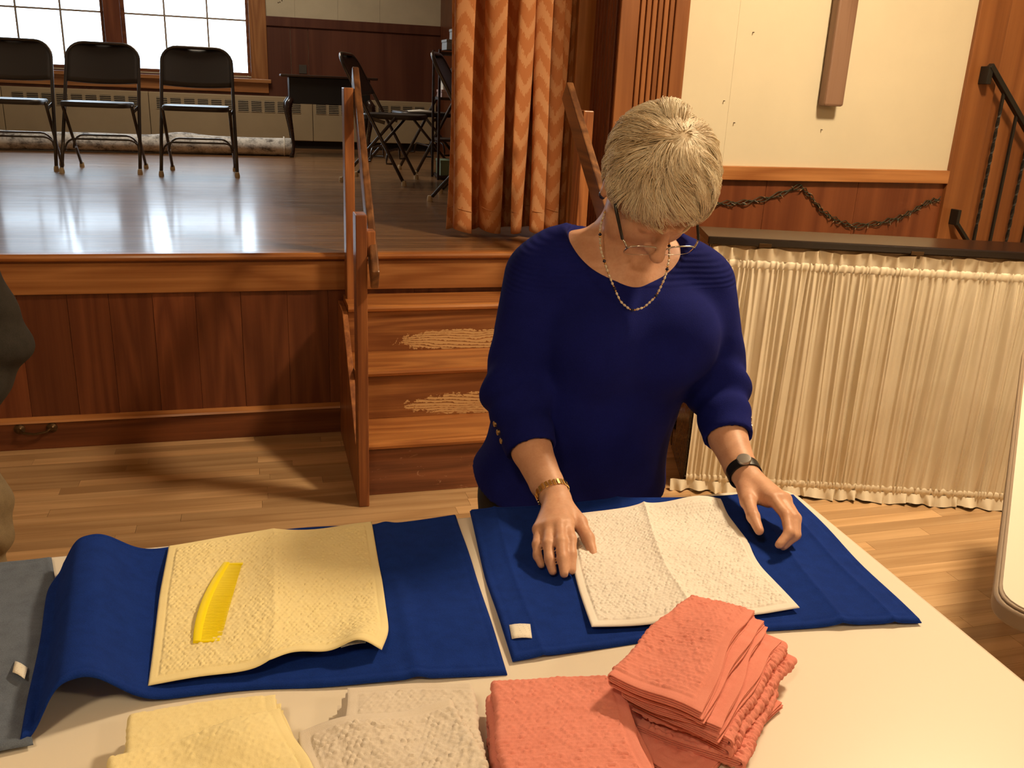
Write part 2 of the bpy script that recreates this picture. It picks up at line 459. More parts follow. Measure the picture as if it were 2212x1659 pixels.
# stage interior: back wall with two windows
wx0, wx1, wmid0, wmid1, wz0, wz1 = -2.40, -0.005, -1.29, -1.15, 1.45, 2.95
wb = MB()
wb.box(HALL_X0, 1.95, BY + 0.006, BY + 0.14, S, wz0); wb.box(HALL_X0, 1.95, BY + 0.006, BY + 0.14, wz1, 3.6)
wb.box(HALL_X0, wx0, BY + 0.006, BY + 0.14, wz0, wz1); wb.box(wx1, 1.95, BY + 0.006, BY + 0.14, wz0, wz1)
wb.box(wmid0 + 0.02, wmid1 - 0.02, BY + 0.006, BY + 0.14, wz0, wz1)
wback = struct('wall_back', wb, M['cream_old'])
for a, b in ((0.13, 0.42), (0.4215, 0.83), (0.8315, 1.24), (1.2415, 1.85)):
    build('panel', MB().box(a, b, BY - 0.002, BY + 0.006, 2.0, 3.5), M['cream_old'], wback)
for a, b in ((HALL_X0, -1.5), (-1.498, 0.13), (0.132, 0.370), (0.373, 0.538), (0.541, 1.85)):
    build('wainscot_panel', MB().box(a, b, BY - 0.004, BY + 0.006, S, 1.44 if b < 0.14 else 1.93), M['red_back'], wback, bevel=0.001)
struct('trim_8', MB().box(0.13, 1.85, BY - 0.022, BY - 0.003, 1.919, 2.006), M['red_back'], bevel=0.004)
build('wall_outlet', MB().box(0.445, 0.518, BY - 0.010, BY - 0.004, 1.496, 1.578), M['darkrubber'], wback, bevel=0.002, label='dark wall outlet plate')
stn = MB()
for x, z in ((0.27, 2.13), (0.285, 2.135), (0.305, 2.15), (0.312, 2.17), (0.318, 2.19)):
    stn.lathe([(0.006, 0), (0.004, -0.001)], (x, BY - 0.0021, z), 8, 'Y')
build('wall_spots', stn, M['brass'], wback)

def glass():
    m = bpy.data.materials.new('window_glass'); m.use_nodes = True; t = m.node_tree; t.nodes.clear()
    out = t.nodes.new('ShaderNodeOutputMaterial'); mix = t.nodes.new('ShaderNodeMixShader')
    tr = t.nodes.new('ShaderNodeBsdfTransparent'); gl = t.nodes.new('ShaderNodeBsdfGlossy'); fr = t.nodes.new('ShaderNodeFresnel')
    tr.inputs[0].default_value = (0.96, 0.98, 0.98, 1); gl.inputs['Roughness'].default_value = 0.02; fr.inputs[0].default_value = 1.35
    t.links.new(fr.outputs[0], mix.inputs[0]); t.links.new(tr.outputs[0], mix.inputs[1]); t.links.new(gl.outputs[0], mix.inputs[2]); t.links.new(mix.outputs[0], out.inputs[0])
    return m
M['glass'] = glass()
for k, (x0, x1) in enumerate(((wx0, wmid0), (wmid1, wx1))):
    w = struct_empty('window_%d' % (k + 1), ((x0 + x1) / 2, BY, wz0))
    fr = MB(); T = 0.035
    fr.box(x0, x0 + T, BY + 0.03, BY + 0.075, wz0, wz1); fr.box(x1 - T, x1, BY + 0.03, BY + 0.075, wz0, wz1)
    fr.box(x0 + T, x1 - T, BY + 0.03, BY + 0.075, wz0, wz0 + 0.03); fr.box(x0 + T, x1 - T, BY + 0.03, BY + 0.075, wz1 - T, wz1)
    build('sash', fr, M['red_x'], w, bevel=0.002)
    cols = [x0 + T, x0 + 0.375 * (x1 - x0) / 1.13 + 0.0, x0 + 0.752 * (x1 - x0) / 1.13, x1 - T]
    rows = [wz0 + 0.03, 1.955, 2.44, wz1 - T]
    for c in cols[1:3]:
        build('muntin', MB().box(c - 0.008, c + 0.008, BY + 0.035, BY + 0.065, rows[0], rows[3]), M['taupe'], w)
    for r_ in rows[1:3]:
        build('muntin', MB().box(cols[0], cols[3], BY + 0.0352, BY + 0.0648, r_ - 0.008, r_ + 0.008), M['taupe'], w)
    for i in range(3):
        for j in range(3):
            build('pane', MB().box(cols[i], cols[i + 1], BY + 0.048, BY + 0.052, rows[j], rows[j + 1]), M['glass'], w)
cas = MB()
cas.box(wx1 - 0.005, 0.15, BY - 0.024, BY + 0.035, 1.39, 3.05); cas.box(wx0 - 0.14, wx0 + 0.005, BY - 0.024, BY + 0.035, 1.39, 3.05)
cas.box(wx0 - 0.14, 0.15, BY - 0.026, BY + 0.035, wz1 - 0.005, 3.07)
struct('trim_9', cas, M['honey_z'], bevel=0.004)
struct('trim_10', MB().box(wmid0 - 0.003, wmid1 + 0.003, BY - 0.015, BY + 0.09, wz0, wz1), M['red_z'], bevel=0.006)
struct('trim_11', MB().box(wx0 - 0.2, 0.175, BY - 0.065, BY + 0.03, 1.392, 1.428), M['honey'], bevel=0.004)
struct('trim_12', MB().box(wx0 - 0.16, 0.15, BY - 0.022, BY - 0.003, 1.30, 1.392), M['honey'], bevel=0.003)
struct('baseboard_back', MB().box(HALL_X0, 1.85, BY - 0.03, BY - 0.005, S, S + 0.075), M['red_x'])
struct('wall_stage_right', MB().box(1.85, 1.95, 4.03, BY, S, 3.6), M['red_z'])
struct('ceiling_stage', MB().box(HALL_X0, 1.95, 3.75, BY + 0.1, 3.5, 3.6), M['ceiling'])
struct('wall_proscenium', MB().box(HALL_X0, 1.47, 3.72, 3.99, 2.85, 3.6), M['plywood'])

# radiator cover under the windows
rad = thing('radiator_cover', 'long beige radiator cover with louvred grilles under the stage windows', 'radiator', (0, BY - 0.06, S))
rx = [-3.2, -2.2, -0.953, 0.56, 1.80]
for a, b in zip(rx[:-1], rx[1:]):
    build('cover_panel', MB().box(a + 0.002, b - 0.002, BY - 0.115, BY - 0.008, S + 0.075, 1.273), M['heater'], rad, bevel=0.006)
gm = MB().box(-0.047, 0.047, -0.002, 0.0, -0.052, 0.052)
gme = bpy.data.meshes.new('grille'); 
lv = MB()
for i in range(7):
    z = -0.048 + i * 0.016
    lv.add([(-0.05, -0.004, z - 0.004), (0.05, -0.004, z - 0.004), (0.05, -0.0005, z + 0.004), (-0.05, -0.0005, z + 0.004)], [(0, 1, 2, 3)])
allm = MB().add(gm.v, gm.f).add(lv.v, lv.f)
gme.from_pydata(allm.v, [], allm.f); gme.materials.append(M['dark']); gme.materials.append(M['heater'])
for i, p in enumerate(gme.polygons): p.material_index = 0 if i < 6 else 1
gme.update()
gx = -3.05
while gx < 1.72:
    if min(abs(gx - r_) for r_ in rx) > 0.07:
        o = link(bpy.data.objects.new('grille', gme)); o.parent = rad; o.location = (gx, -0.0575, 1.176 - S)
    gx += 0.123
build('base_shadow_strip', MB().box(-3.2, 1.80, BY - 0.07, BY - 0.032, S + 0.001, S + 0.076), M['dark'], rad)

# ------------------------------------------------------------------ stairs up to the stage
def worn_riser():
    m = wood('worn_riser_fir', (0.36, 0.15, 0.050), (0.20, 0.070, 0.024), 'X', 1.3, 0.45, 0.1, 0.06)
    N = NT.__new__(NT); N.m = m; N.t = m.node_tree; N.b = N.t.nodes['Principled BSDF']
    old = N.b.inputs['Base Color'].links[0].from_socket
    p = N.pos(); xyz = N.n('SeparateXYZ', {0: p})
    wob = N.math('MULTIPLY', N.math('SUBTRACT', N.noise(N.mapped(p, (1.0, 1, 1.0)), 24, 5, 0.72, 1.0), 0.5), 0.30)
    fr = N.math('FRACT', N.math('DIVIDE', N.math('ADD', xyz.outputs[2], 0.005), 0.195))
    dz = N.math('DIVIDE', N.math('ABSOLUTE', N.math('SUBTRACT', fr, 0.36)), 0.24)
    dx = N.math('DIVIDE', N.math('ABSOLUTE', N.math('SUBTRACT', xyz.outputs[0], 0.80)), 0.30)
    d = N.math('ADD', N.math('ADD', N.math('POWER', dx, 2.0), N.math('POWER', dz, 2.0)), N.math('MULTIPLY', wob, 7.0))
    patch = N.math('LESS_THAN', d, 0.85)
    grain = N.math('FRACT', N.math('ADD', N.math('MULTIPLY', xyz.outputs[2], 95.0), N.math('MULTIPLY', N.noise(N.mapped(p, (0.25, 1, 0.8)), 8, 3), 9.0)))
    patch = N.math('MULTIPLY', patch, N.math('GREATER_THAN', N.math('ADD', grain, N.noise(p, 70, 3)), 0.72))
    hi = N.math('MULTIPLY', patch, N.math('GREATER_THAN', xyz.outputs[2], 0.2))
    N.col(N.mix(hi, (0.2, 0.1, 0.05), (0.62, 0.40, 0.19)))
    mixn = N.b.inputs['Base Color'].links[0].from_node; N.l(old, mixn.inputs[6])
    return m
M['riser'] = worn_riser()
def scuffed():
    m = wood('scuffed_riser_fir', (0.25, 0.095, 0.045), (0.13, 0.046, 0.022), 'X', 1.2, 0.5, 0.1, 0.03)
    N = NT.__new__(NT); N.m = m; N.t = m.node_tree; N.b = N.t.nodes['Principled BSDF']
    old = N.b.inputs['Base Color'].links[0].from_socket
    p = N.pos()
    a = N.noise(N.mapped(p, (1, 1, 1.6)), 14, 6, 0.75, 1.5); 
    k = N.math('MULTIPLY', N.math('GREATER_THAN', a, 0.635), 0.6)
    N.col(N.mix(k, (0.2, 0.1, 0.05), (0.42, 0.24, 0.15)))
    mixn = N.b.inputs['Base Color'].links[0].from_node; N.l(old, mixn.inputs[6])
    return m
M['scuff'] = scuffed()
SX0, SX1 = 0.322, 1.300
st = thing('wooden_stairs', 'worn honey-brown wooden stairs of three treads leading up to the stage', 'stairs', (0.81, 3.35, 0))
nosey = (3.000, 3.232, 3.465); topz = (0.213, 0.415, 0.610)
prev = 0.0
for i in range(3):
    ny, z = nosey[i], topz[i]
    back = (nosey[i + 1] + 0.03) if i < 2 else 3.676
    build('riser', MB().box(SX0, SX1, ny + 0.022, ny + 0.040, prev, z - 0.028), M['scuff'] if i == 0 else M['riser'], st, bevel=0.0015)
    pr_ = [(back, z), (ny + 0.010, z), (ny + 0.003, z - 0.004), (ny, z - 0.013), (ny + 0.003, z - 0.023), (ny + 0.010, z - 0.027), (back, z - 0.027)]
    x0 = SX0 - 0.012 if i == 0 else SX0
    build('tread', MB().prism(pr_, x0, SX1, 'X'), M['tread'], st)
    prev = z
for sgn, (a, b) in ((-1, (0.300, 0.321)), (1, (1.301, 1.322))):
    prof = [(3.022, 0), (3.022, 0.19), (3.254, 0.39), (3.487, 0.585), (3.676, 0.585), (3.676, 0)]
    build('stringer', MB().prism(prof, a, b, 'X'), M['post'], st, bevel=0.002)

hr = thing('handrail', 'brown wooden handrail on two posts, left side of the stage stairs', 'handrail', (0.34, 3.35, 0))
build('post', MB().box(0.329, 0.3655, 3.585, 3.675, 0.150, 1.425), M['post'], hr, bevel=0.003)
build('post', MB().box(0.300, 0.3365, 2.930, 3.021, 0.0, 1.040), M['post'], hr, bevel=0.003)
def rail_board(a, b, w, h):
    a = Vector(a); b = Vector(b)
    return MB().beam(a, b, w, h)
build('rail', rail_board((0.386, 3.72, 1.470), (0.356, 2.880, 0.835), 0.026, 0.085), M['rail'], hr, bevel=0.006)
build('rail_block', MB().box(0.336, 0.366, 2.95, 3.015, 0.90, 0.985), M['post'], hr, bevel=0.003)
hr2 = thing('handrail', 'brown wooden handrail rising past the right edge of the stage curtain', 'handrail', (1.30, 3.35, 0))
build('post', MB().box(1.290, 1.335, 3.580, 3.675, 0.20, 1.375), M['post'], hr2, bevel=0.004)
build('post', MB().box(1.290, 1.327, 2.930, 3.021, 0.0, 1.040), M['post'], hr2, bevel=0.003)
build('rail', rail_board((1.268, 3.74, 1.450), (1.268, 2.900, 0.745), 0.030, 0.090), M['rail'], hr2, bevel=0.006)

# ------------------------------------------------------------------ stage curtain
def curtain_mat():
    N = NT('orange_feather_curtain', 0.85, 0.15)
    uv = N.n('TexCoord').outputs['UV']; s = N.n('SeparateXYZ', {0: uv})
    u, v = s.outputs[0], s.outputs[1]
    pu = N.math('DIVIDE', u, 0.15); fu = N.math('FRACT', pu)
    tri = N.math('ABSOLUTE', N.math('SUBTRACT', fu, 0.5))
    edge = N.math('MULTIPLY', N.math('SUBTRACT', N.noise(N.mapped(uv, (300, 60, 1)), 1.0, 1, 0.5), 0.5), 0.55)
    ph = N.math('ADD', N.math('DIVIDE', v, 0.118), N.math('MULTIPLY', tri, -1.7))
    ph = N.math('ADD', ph, edge)
    f = N.math('FRACT', ph)
    lightmask = N.math('LESS_THAN', f, N.math('ADD', 0.38, N.math('MULTIPLY', tri, 0.35)))
    weave = N.noise(N.mapped(uv, (500, 500, 1)), 1.0, 2, 0.5)
    c = N.mix(lightmask, (0.51, 0.200, 0.078), (0.64, 0.335, 0.168))
    N.col(N.mix(N.math('MULTIPLY', weave, 0.35), c, (0.36, 0.12, 0.04)))
    N.bump(weave, 0.2, 0.001)
    return N.m
M['curtain'] = curtain_mat()
def stage_curtain():
    # folds: fabric runs back and forth in Y while it creeps along X
    nu, nv = 420, 60
    t = np.linspace(0, 1, nu)
    x = 0.848 + 0.585 * t
    ph = np.interp(t, [0, .10, .22, .33, .43, .52, .60, .68, .75, .82, .89, .95, 1], np.arange(13) * PI)
    amp = np.interp(t, [0, .1, .5, 1], [.045, .065, .075, .055])
    V = []; zz = np.linspace(0.0, 1.0, nv)
    A = np.zeros((nv, nu, 3))
    for j, q in enumerate(zz):
        z = 0.812 + q * 2.1
        sp = 1.0 + 0.12 * (1 - q)
        yy = 4.08 + np.cos(ph + 0.25 * np.sin(3 * q + 5 * t)) * amp * sp + 0.008 * np.sin(ph * 2 + q * 4)
        xx = x + 0.024 * np.sin(2 * ph + 0.4 * np.sin(4 * q) + 1.2 * np.sin(9 * t)) + 0.006 * np.sin(8 * q + 20 * t) - 0.012 * (1 - q) * (0.5 - t)
        zb = z + (1 - q) ** 8 * (0.012 * np.sin(ph) - 0.004 * np.cos(2 * ph))
        A[j, :, 0] = xx; A[j, :, 1] = yy; A[j, :, 2] = zb
    arc = np.concatenate([[0], np.cumsum(np.hypot(np.diff(A[30, :, 0]), np.diff(A[30, :, 1])))])
    return A, arc
A, arc = stage_curtain()
cur = thing('stage_curtain', 'orange pleated stage curtain with feather pattern hanging beside the stairs', 'curtain', (1.14, 4.08, 0.82))
nv, nu = A.shape[:2]
me = fast_mesh('curtain_cloth', (A - ORG[cur.name]).reshape(-1, 3), grid_quads(nv, nu))
uvl = me.uv_layers.new(name='UVMap'); li = np.zeros(len(me.loops), np.int32); me.loops.foreach_get('vertex_index', li)
uvs = np.stack([arc[li % nu], A.reshape(-1, 3)[li, 2]], 1); uvl.data.foreach_set('uv', uvs.astype(np.float32).ravel())
o = finish('curtain_cloth', me, M['curtain'], cur, smooth=True); md = o.modifiers.new('solid', 'SOLIDIFY'); md.thickness = 0.003; md.offset = 0
hem = A[0:1].repeat(2, 0).copy(); hem[0, :, 2] += 0.115; hem[1, :, 2] += 0.118
mbh = MB(); mbh.tube([tuple(p + np.array([0, -0.003, 0.10])) for p in A[0, ::4]], 0.0012, 4)
build('hem_seam', mbh, M['curtain'], cur, smooth=True)
mbt = MB(); mbt.box(0.80, 1.386, 4.065, 4.095, 2.90, 2.94)
build('curtain_track', mbt, M['steel'], cur)

# ------------------------------------------------------------------ cross, fairy lights, iron railing
cr = thing('wooden_cross', 'pale brown wooden cross hung on the cream wall', 'cross', (2.52, 3.70, 1.43))
build('upright', MB().box(2.472, 2.570, 3.685, 3.741, 1.432, 2.95), M['cross'], cr, bevel=0.010)
build('crossbar', MB().box(2.15, 2.89, 3.684, 3.7405, 2.35, 2.45), wood('planed_crossbar_wood', (0.28, 0.165, 0.110), (0.20, 0.108, 0.068), 'X', 1.0, 0.5, 0, 0.02), cr, bevel=0.010)
build('wall_mount', MB().box(2.49, 2.552, 3.7412, 3.7499, 1.55, 2.8), M['cross'], cr)

gl = thing('string_lights', 'dark green string of unlit fairy lights looped along the wainscot', 'string lights', (2.6, 3.74, 1.0))
gp = [(1.90, 0.985), (2.017, 0.988), (2.147, 0.992), (2.288, 1.016), (2.445, 1.072), (2.51, 1.02), (2.582, 0.955), (2.67, 0.912), (2.761, 0.888), (2.915, 0.902), (3.02, 0.93), (3.09, 0.961), (3.17, 1.008), (3.235, 1.018)]
ts = np.linspace(0, len(gp) - 1, 150)
gxs = np.interp(ts, range(len(gp)), [p[0] for p in gp]); gzs = np.interp(ts, range(len(gp)), [p[1] for p in gp])
M['green_wire'] = plain('dark_green_wire', (0.030, 0.032, 0.018), 0.5)
M['bulb'] = plain('clear_mini_bulb', (0.30, 0.20, 0.13), 0.12, 0, 0.7)
for s_ in (0, 1, 2):
    mbw = MB(); mbw.tube([(gxs[i], 3.741 + 0.004 * math.sin(i * 0.9 + 2.1 * s_), gzs[i] + 0.006 * math.cos(i * 0.9 + 2.1 * s_) + (0.007 * (s_ - 1))) for i in range(0, 150)], 0.0022, 6)
    build('wire', mbw, M['green_wire'], gl, smooth=True)
mbb = MB(); mbs = MB()
for i in range(3, 148, 5):
    a = random.uniform(0, 2 * PI); dx, dz = math.cos(a) * 0.022, -abs(math.sin(a)) * 0.022 if random.random() < .75 else abs(math.sin(a)) * 0.02
    c0 = (gxs[i], 3.737, gzs[i]); c1 = (gxs[i] + dx * 0.55, 3.733, gzs[i] + dz * 0.55); c2 = (gxs[i] + dx, 3.731, gzs[i] + dz)
    mbs.tube([c0, c1], [0.003, 0.0038], 6); mbb.tube([c1, c2], [0.0026, 0.0012], 6)
build('socket', mbs, M['green_wire'], gl, kind='stuff'); build('bulb', mbb, M['bulb'], gl, kind='stuff')

ir = thing('iron_railing', 'black iron stair railing with twisted balusters at the right edge', 'railing', (3.6, 3.70, 0))
sl = -0.975; RY = 3.685
def rz(x, z0): return z0 + sl * (x - 3.325)
build('top_rail', MB().beam((3.322, RY, 1.645), (4.30, RY, rz(4.30, 1.642)), 0.030, 0.024), M['black_iron'], ir, bevel=0.003)
build('bottom_rail', MB().beam((3.307, RY, 0.910), (3.90, RY, 0.910 - 0.60), 0.028, 0.016), M['black_iron'], ir, bevel=0.002)
build('bracket', MB().box(3.312, 3.338, RY - 0.012, 3.7299, 1.560, 1.640), M['black_iron'], ir, bevel=0.003)
build('bracket', MB().box(3.299, 3.318, RY - 0.010, 3.7299, 0.900, 0.975), M['black_iron'], ir, bevel=0.003)
for i in range(6):
    x = 3.432 + i * 0.100
    z1 = rz(x, 1.638); z0 = 0.910 - (x - 3.307) * 0.985 if x < 3.9 else 0.0
    z0 = max(z0, 0.0)
    A_ = []; n = 44
    for j in range(n + 1):
        q = j / n; z = z0 + (z1 - z0) * q
        tw = (0.0 if (i % 2) else 1.0) * 2 * PI * 2.5 * min(1, max(0, (q - 0.12) / 0.76))
        A_.append([(x + 0.0085 * math.cos(tw + PI / 4 + k * PI / 2), RY + 0.0085 * math.sin(tw + PI / 4 + k * PI / 2), z) for k in range(4)])
    build('baluster', MB().grid(np.array(A_), close_u=True), M['black_iron'], ir)

# ------------------------------------------------------------------ piano with a gathered cloth over its back
pa = np.array([1.542, 2.869]); pdv = np.array([0.946, -0.323]); pdv /= np.linalg.norm(pdv); pn = np.array([-pdv[1], pdv[0]])
def PP(s_, d_, z): q = pa + pdv * s_ + pn * d_; return (q[0], q[1], z)
def pbox(mb, s0, s1, d0, d1, z0, z1):
    v = [PP(s0, d0, z0), PP(s1, d0, z0), PP(s1, d1, z0), PP(s0, d1, z0), PP(s0, d0, z1), PP(s1, d0, z1), PP(s1, d1, z1), PP(s0, d1, z1)]
    return mb.add(v, [(0, 3, 2, 1), (4, 5, 6, 7), (0, 1, 5, 4), (1, 2, 6, 5), (2, 3, 7, 6), (3, 0, 4, 7)])
pc = pa + pdv * 0.70 + pn * 0.2
pn_t = thing('upright_piano', 'low dark upright piano seen from behind, its back hung with cream cloth', 'piano', (pc[0], pc[1], 0))
PL = 1.42
build('case', pbox(MB(), 0.012, PL - 0.012, 0.012, 0.20, 0.09, 0.940), M['piano'], pn_t, bevel=0.004)
build('lid', pbox(MB(), -0.012, PL + 0.012, -0.022, 0.225, 0.955, 0.984), M['lid'], pn_t, bevel=0.005)
build('back_rail', pbox(MB(), 0.0, PL, 0.0, 0.03, 0.915, 0.9545), M['maple'], pn_t, label='pale wooden back rail below the dark lid')
build('side_panel', pbox(MB(), -0.004, 0.0115, 0.0, 0.32, 0.03, 0.955), M['piano'], pn_t, bevel=0.003)
build('side_panel', pbox(MB(), PL - 0.0115, PL + 0.004, 0.0, 0.32, 0.03, 0.955), M['piano'], pn_t, bevel=0.003)
build('key_bed', pbox(MB(), 0.0, PL, 0.205, 0.52, 0.58, 0.72), M['piano'], pn_t, bevel=0.006)
build('leg', pbox(MB(), 0.0, 0.06, 0.44, 0.50, 0.0, 0.579), M['piano'], pn_t, bevel=0.004)
build('leg', pbox(MB(), PL - 0.06, PL, 0.44, 0.50, 0.0, 0.579), M['piano'], pn_t, bevel=0.004)
build('plinth', pbox(MB(), 0.0, PL, 0.03, 0.42, 0.0, 0.0899), M['piano'], pn_t, bevel=0.004)
for s_ in (0.188, 0.715, 1.24):
    build('hinge', pbox(pbox(MB(), s_ - 0.022, s_ + 0.022, -0.0245, -0.0222, 0.9535, 0.968), s_ - 0.020, s_ + 0.020, -0.012, -0.001, 0.940, 0.9548), M['brass'], pn_t, bevel=0.0015)

def skirt_mat():
    N = NT('cream_gathered_cotton', 0.8, 0.15)
    v = N.noise(N.pos(), 900, 2); N.col(N.ramp(N.noise(N.pos(), 6, 3), [(0.3, (0.74, 0.675, 0.54)), (0.7, (0.81, 0.745, 0.61))])); N.bump(v, 0.15, 0.0006)
    N.b.inputs['Subsurface Weight'].default_value = 0.0
    return N.m
M['skirt'] = skirt_mat()
sk = thing('gathered_curtain', 'cream gathered curtain with ruffled hems covering the piano back', 'curtain', PP(0.7, -0.02, 0.0))
rs = np.random.default_rng(11)
def pleat_profile(n, w, pitch, r):
    """irregular folds: returns fold depth (0..1) along n samples"""
    s_ = np.linspace(0, w, n); edges = [0.0]
    while edges[-1] < w: edges.append(edges[-1] + pitch * r.uniform(0.45, 1.9))
    k = np.interp(s_, edges, np.arange(len(edges)) * PI)
    a = np.interp(s_, edges, r.uniform(0.25, 1.0, len(edges)))
    return np.cos(k), a, k
n = 1500; wS = 1.40
c1, a1, k1 = pleat_profile(n, wS, 0.0085, rs)
c2, a2, k2 = pleat_profile(n, wS, 0.026, rs)
svals = np.linspace(0.008, 0.008 + wS, n)
def sheet(z_list, fold, slant, off):
    A_ = np.zeros((len(z_list), n, 3))
    for j, z in enumerate(z_list):
        q = (z - z_list[0]) / (z_list[-1] - z_list[0])
        f = fold(q)
        ss = svals + slant(q)
        d = off(q) - f
        P_ = pa[None, :] + pdv[None, :] * ss[:, None] + pn[None, :] * d[:, None]
        A_[j, :, :2] = P_; A_[j, :, 2] = z
    return A_
def put_sheet(name, A_, parent, m, thick=0.0012):
    me_ = fast_mesh(name, (A_ - ORG[parent.name]).reshape(-1, 3), grid_quads(*A_.shape[:2]))
    o_ = finish(name, me_, m, parent, smooth=True)
    return o_
ramp01 = lambda q, a, b: np.clip((q - a) / (b - a), 0, 1)
gather = 0.010 * np.sin(svals * 23) + 0.006 * np.sin(svals * 61 + 1)
mid = sheet(np.linspace(0.068, 0.878, 46),
            lambda q: (0.0058 * a1 * c1 * (0.45 + 0.55 * abs(2 * q - 1)) + (0.0125 * a2 * c2 * (1 + 0.5 * svals / wS)) * (1 - abs(2 * q - 1) ** 3)),
            lambda q: gather * (q - .5) + 0.012 * np.sin(svals * 9.0) * (q - .5), lambda q: np.full(n, -0.016))
put_sheet('pleated_panel', mid, sk, M['skirt'])
pk = sheet(np.linspace(0.872, 0.906, 9), lambda q: 0.0030 * a1 * c1 * (1.5 - 0.6 * math.sin(PI * q)) + 0.005 * math.sin(PI * q) ** 0.5, lambda q: gather * 0.5, lambda q: np.full(n, -0.013))
put_sheet('rod_pocket', pk, sk, M['skirt'])
c3, a3, k3 = pleat_profile(n, wS, 0.019, rs)
rt = sheet(np.linspace(0.904, 0.947, 9), lambda q: (0.004 + 0.009 * q) * a3 * c3, lambda q: 0.004 * np.sin(k3 * .5) * q, lambda q: np.full(n, -0.014 - 0.004 * q))
rt[:, :, 2] += np.linspace(0, 1, 9)[:, None] * (0.004 * np.sin(svals * 37))[None, :]
put_sheet('top_ruffle', rt, sk, M['skirt'])
bp = sheet(np.linspace(0.042, 0.072, 9), lambda q: 0.0035 * a1 * c1 * (1.3 - 0.3 * math.sin(PI * q)) + 0.006 * math.sin(PI * q) ** 0.5, lambda q: gather * -0.5, lambda q: np.full(n, -0.013))
put_sheet('rod_pocket', bp, sk, M['skirt'])
c4, a4, k4 = pleat_profile(n, wS + 0.06, 0.021, rs)
sv_old = svals.copy(); svals = np.linspace(-0.055, 0.008 + wS, n)
br = sheet(np.linspace(0.002, 0.046, 10), lambda q: (0.005 + 0.016 * (1 - q)) * a4 * c4, lambda q: 0.006 * np.sin(k4 * .5) * (1 - q), lambda q: np.full(n, -0.016 - 0.014 * (1 - q)))
br[:, :, 2] += (1 - np.linspace(0, 1, 10))[:, None] * (0.006 + 0.005 * np.sin(svals * 31) + 0.003 * c4)[None, :]
put_sheet('bottom_ruffle', br, sk, M['skirt'])
svals = sv_old
for zz in (0.889, 0.057):
    build('curtain_rod', MB().tube([PP(0.0, -0.006, zz), PP(PL, -0.006, zz)], 0.004, 8), M['steel'], sk)
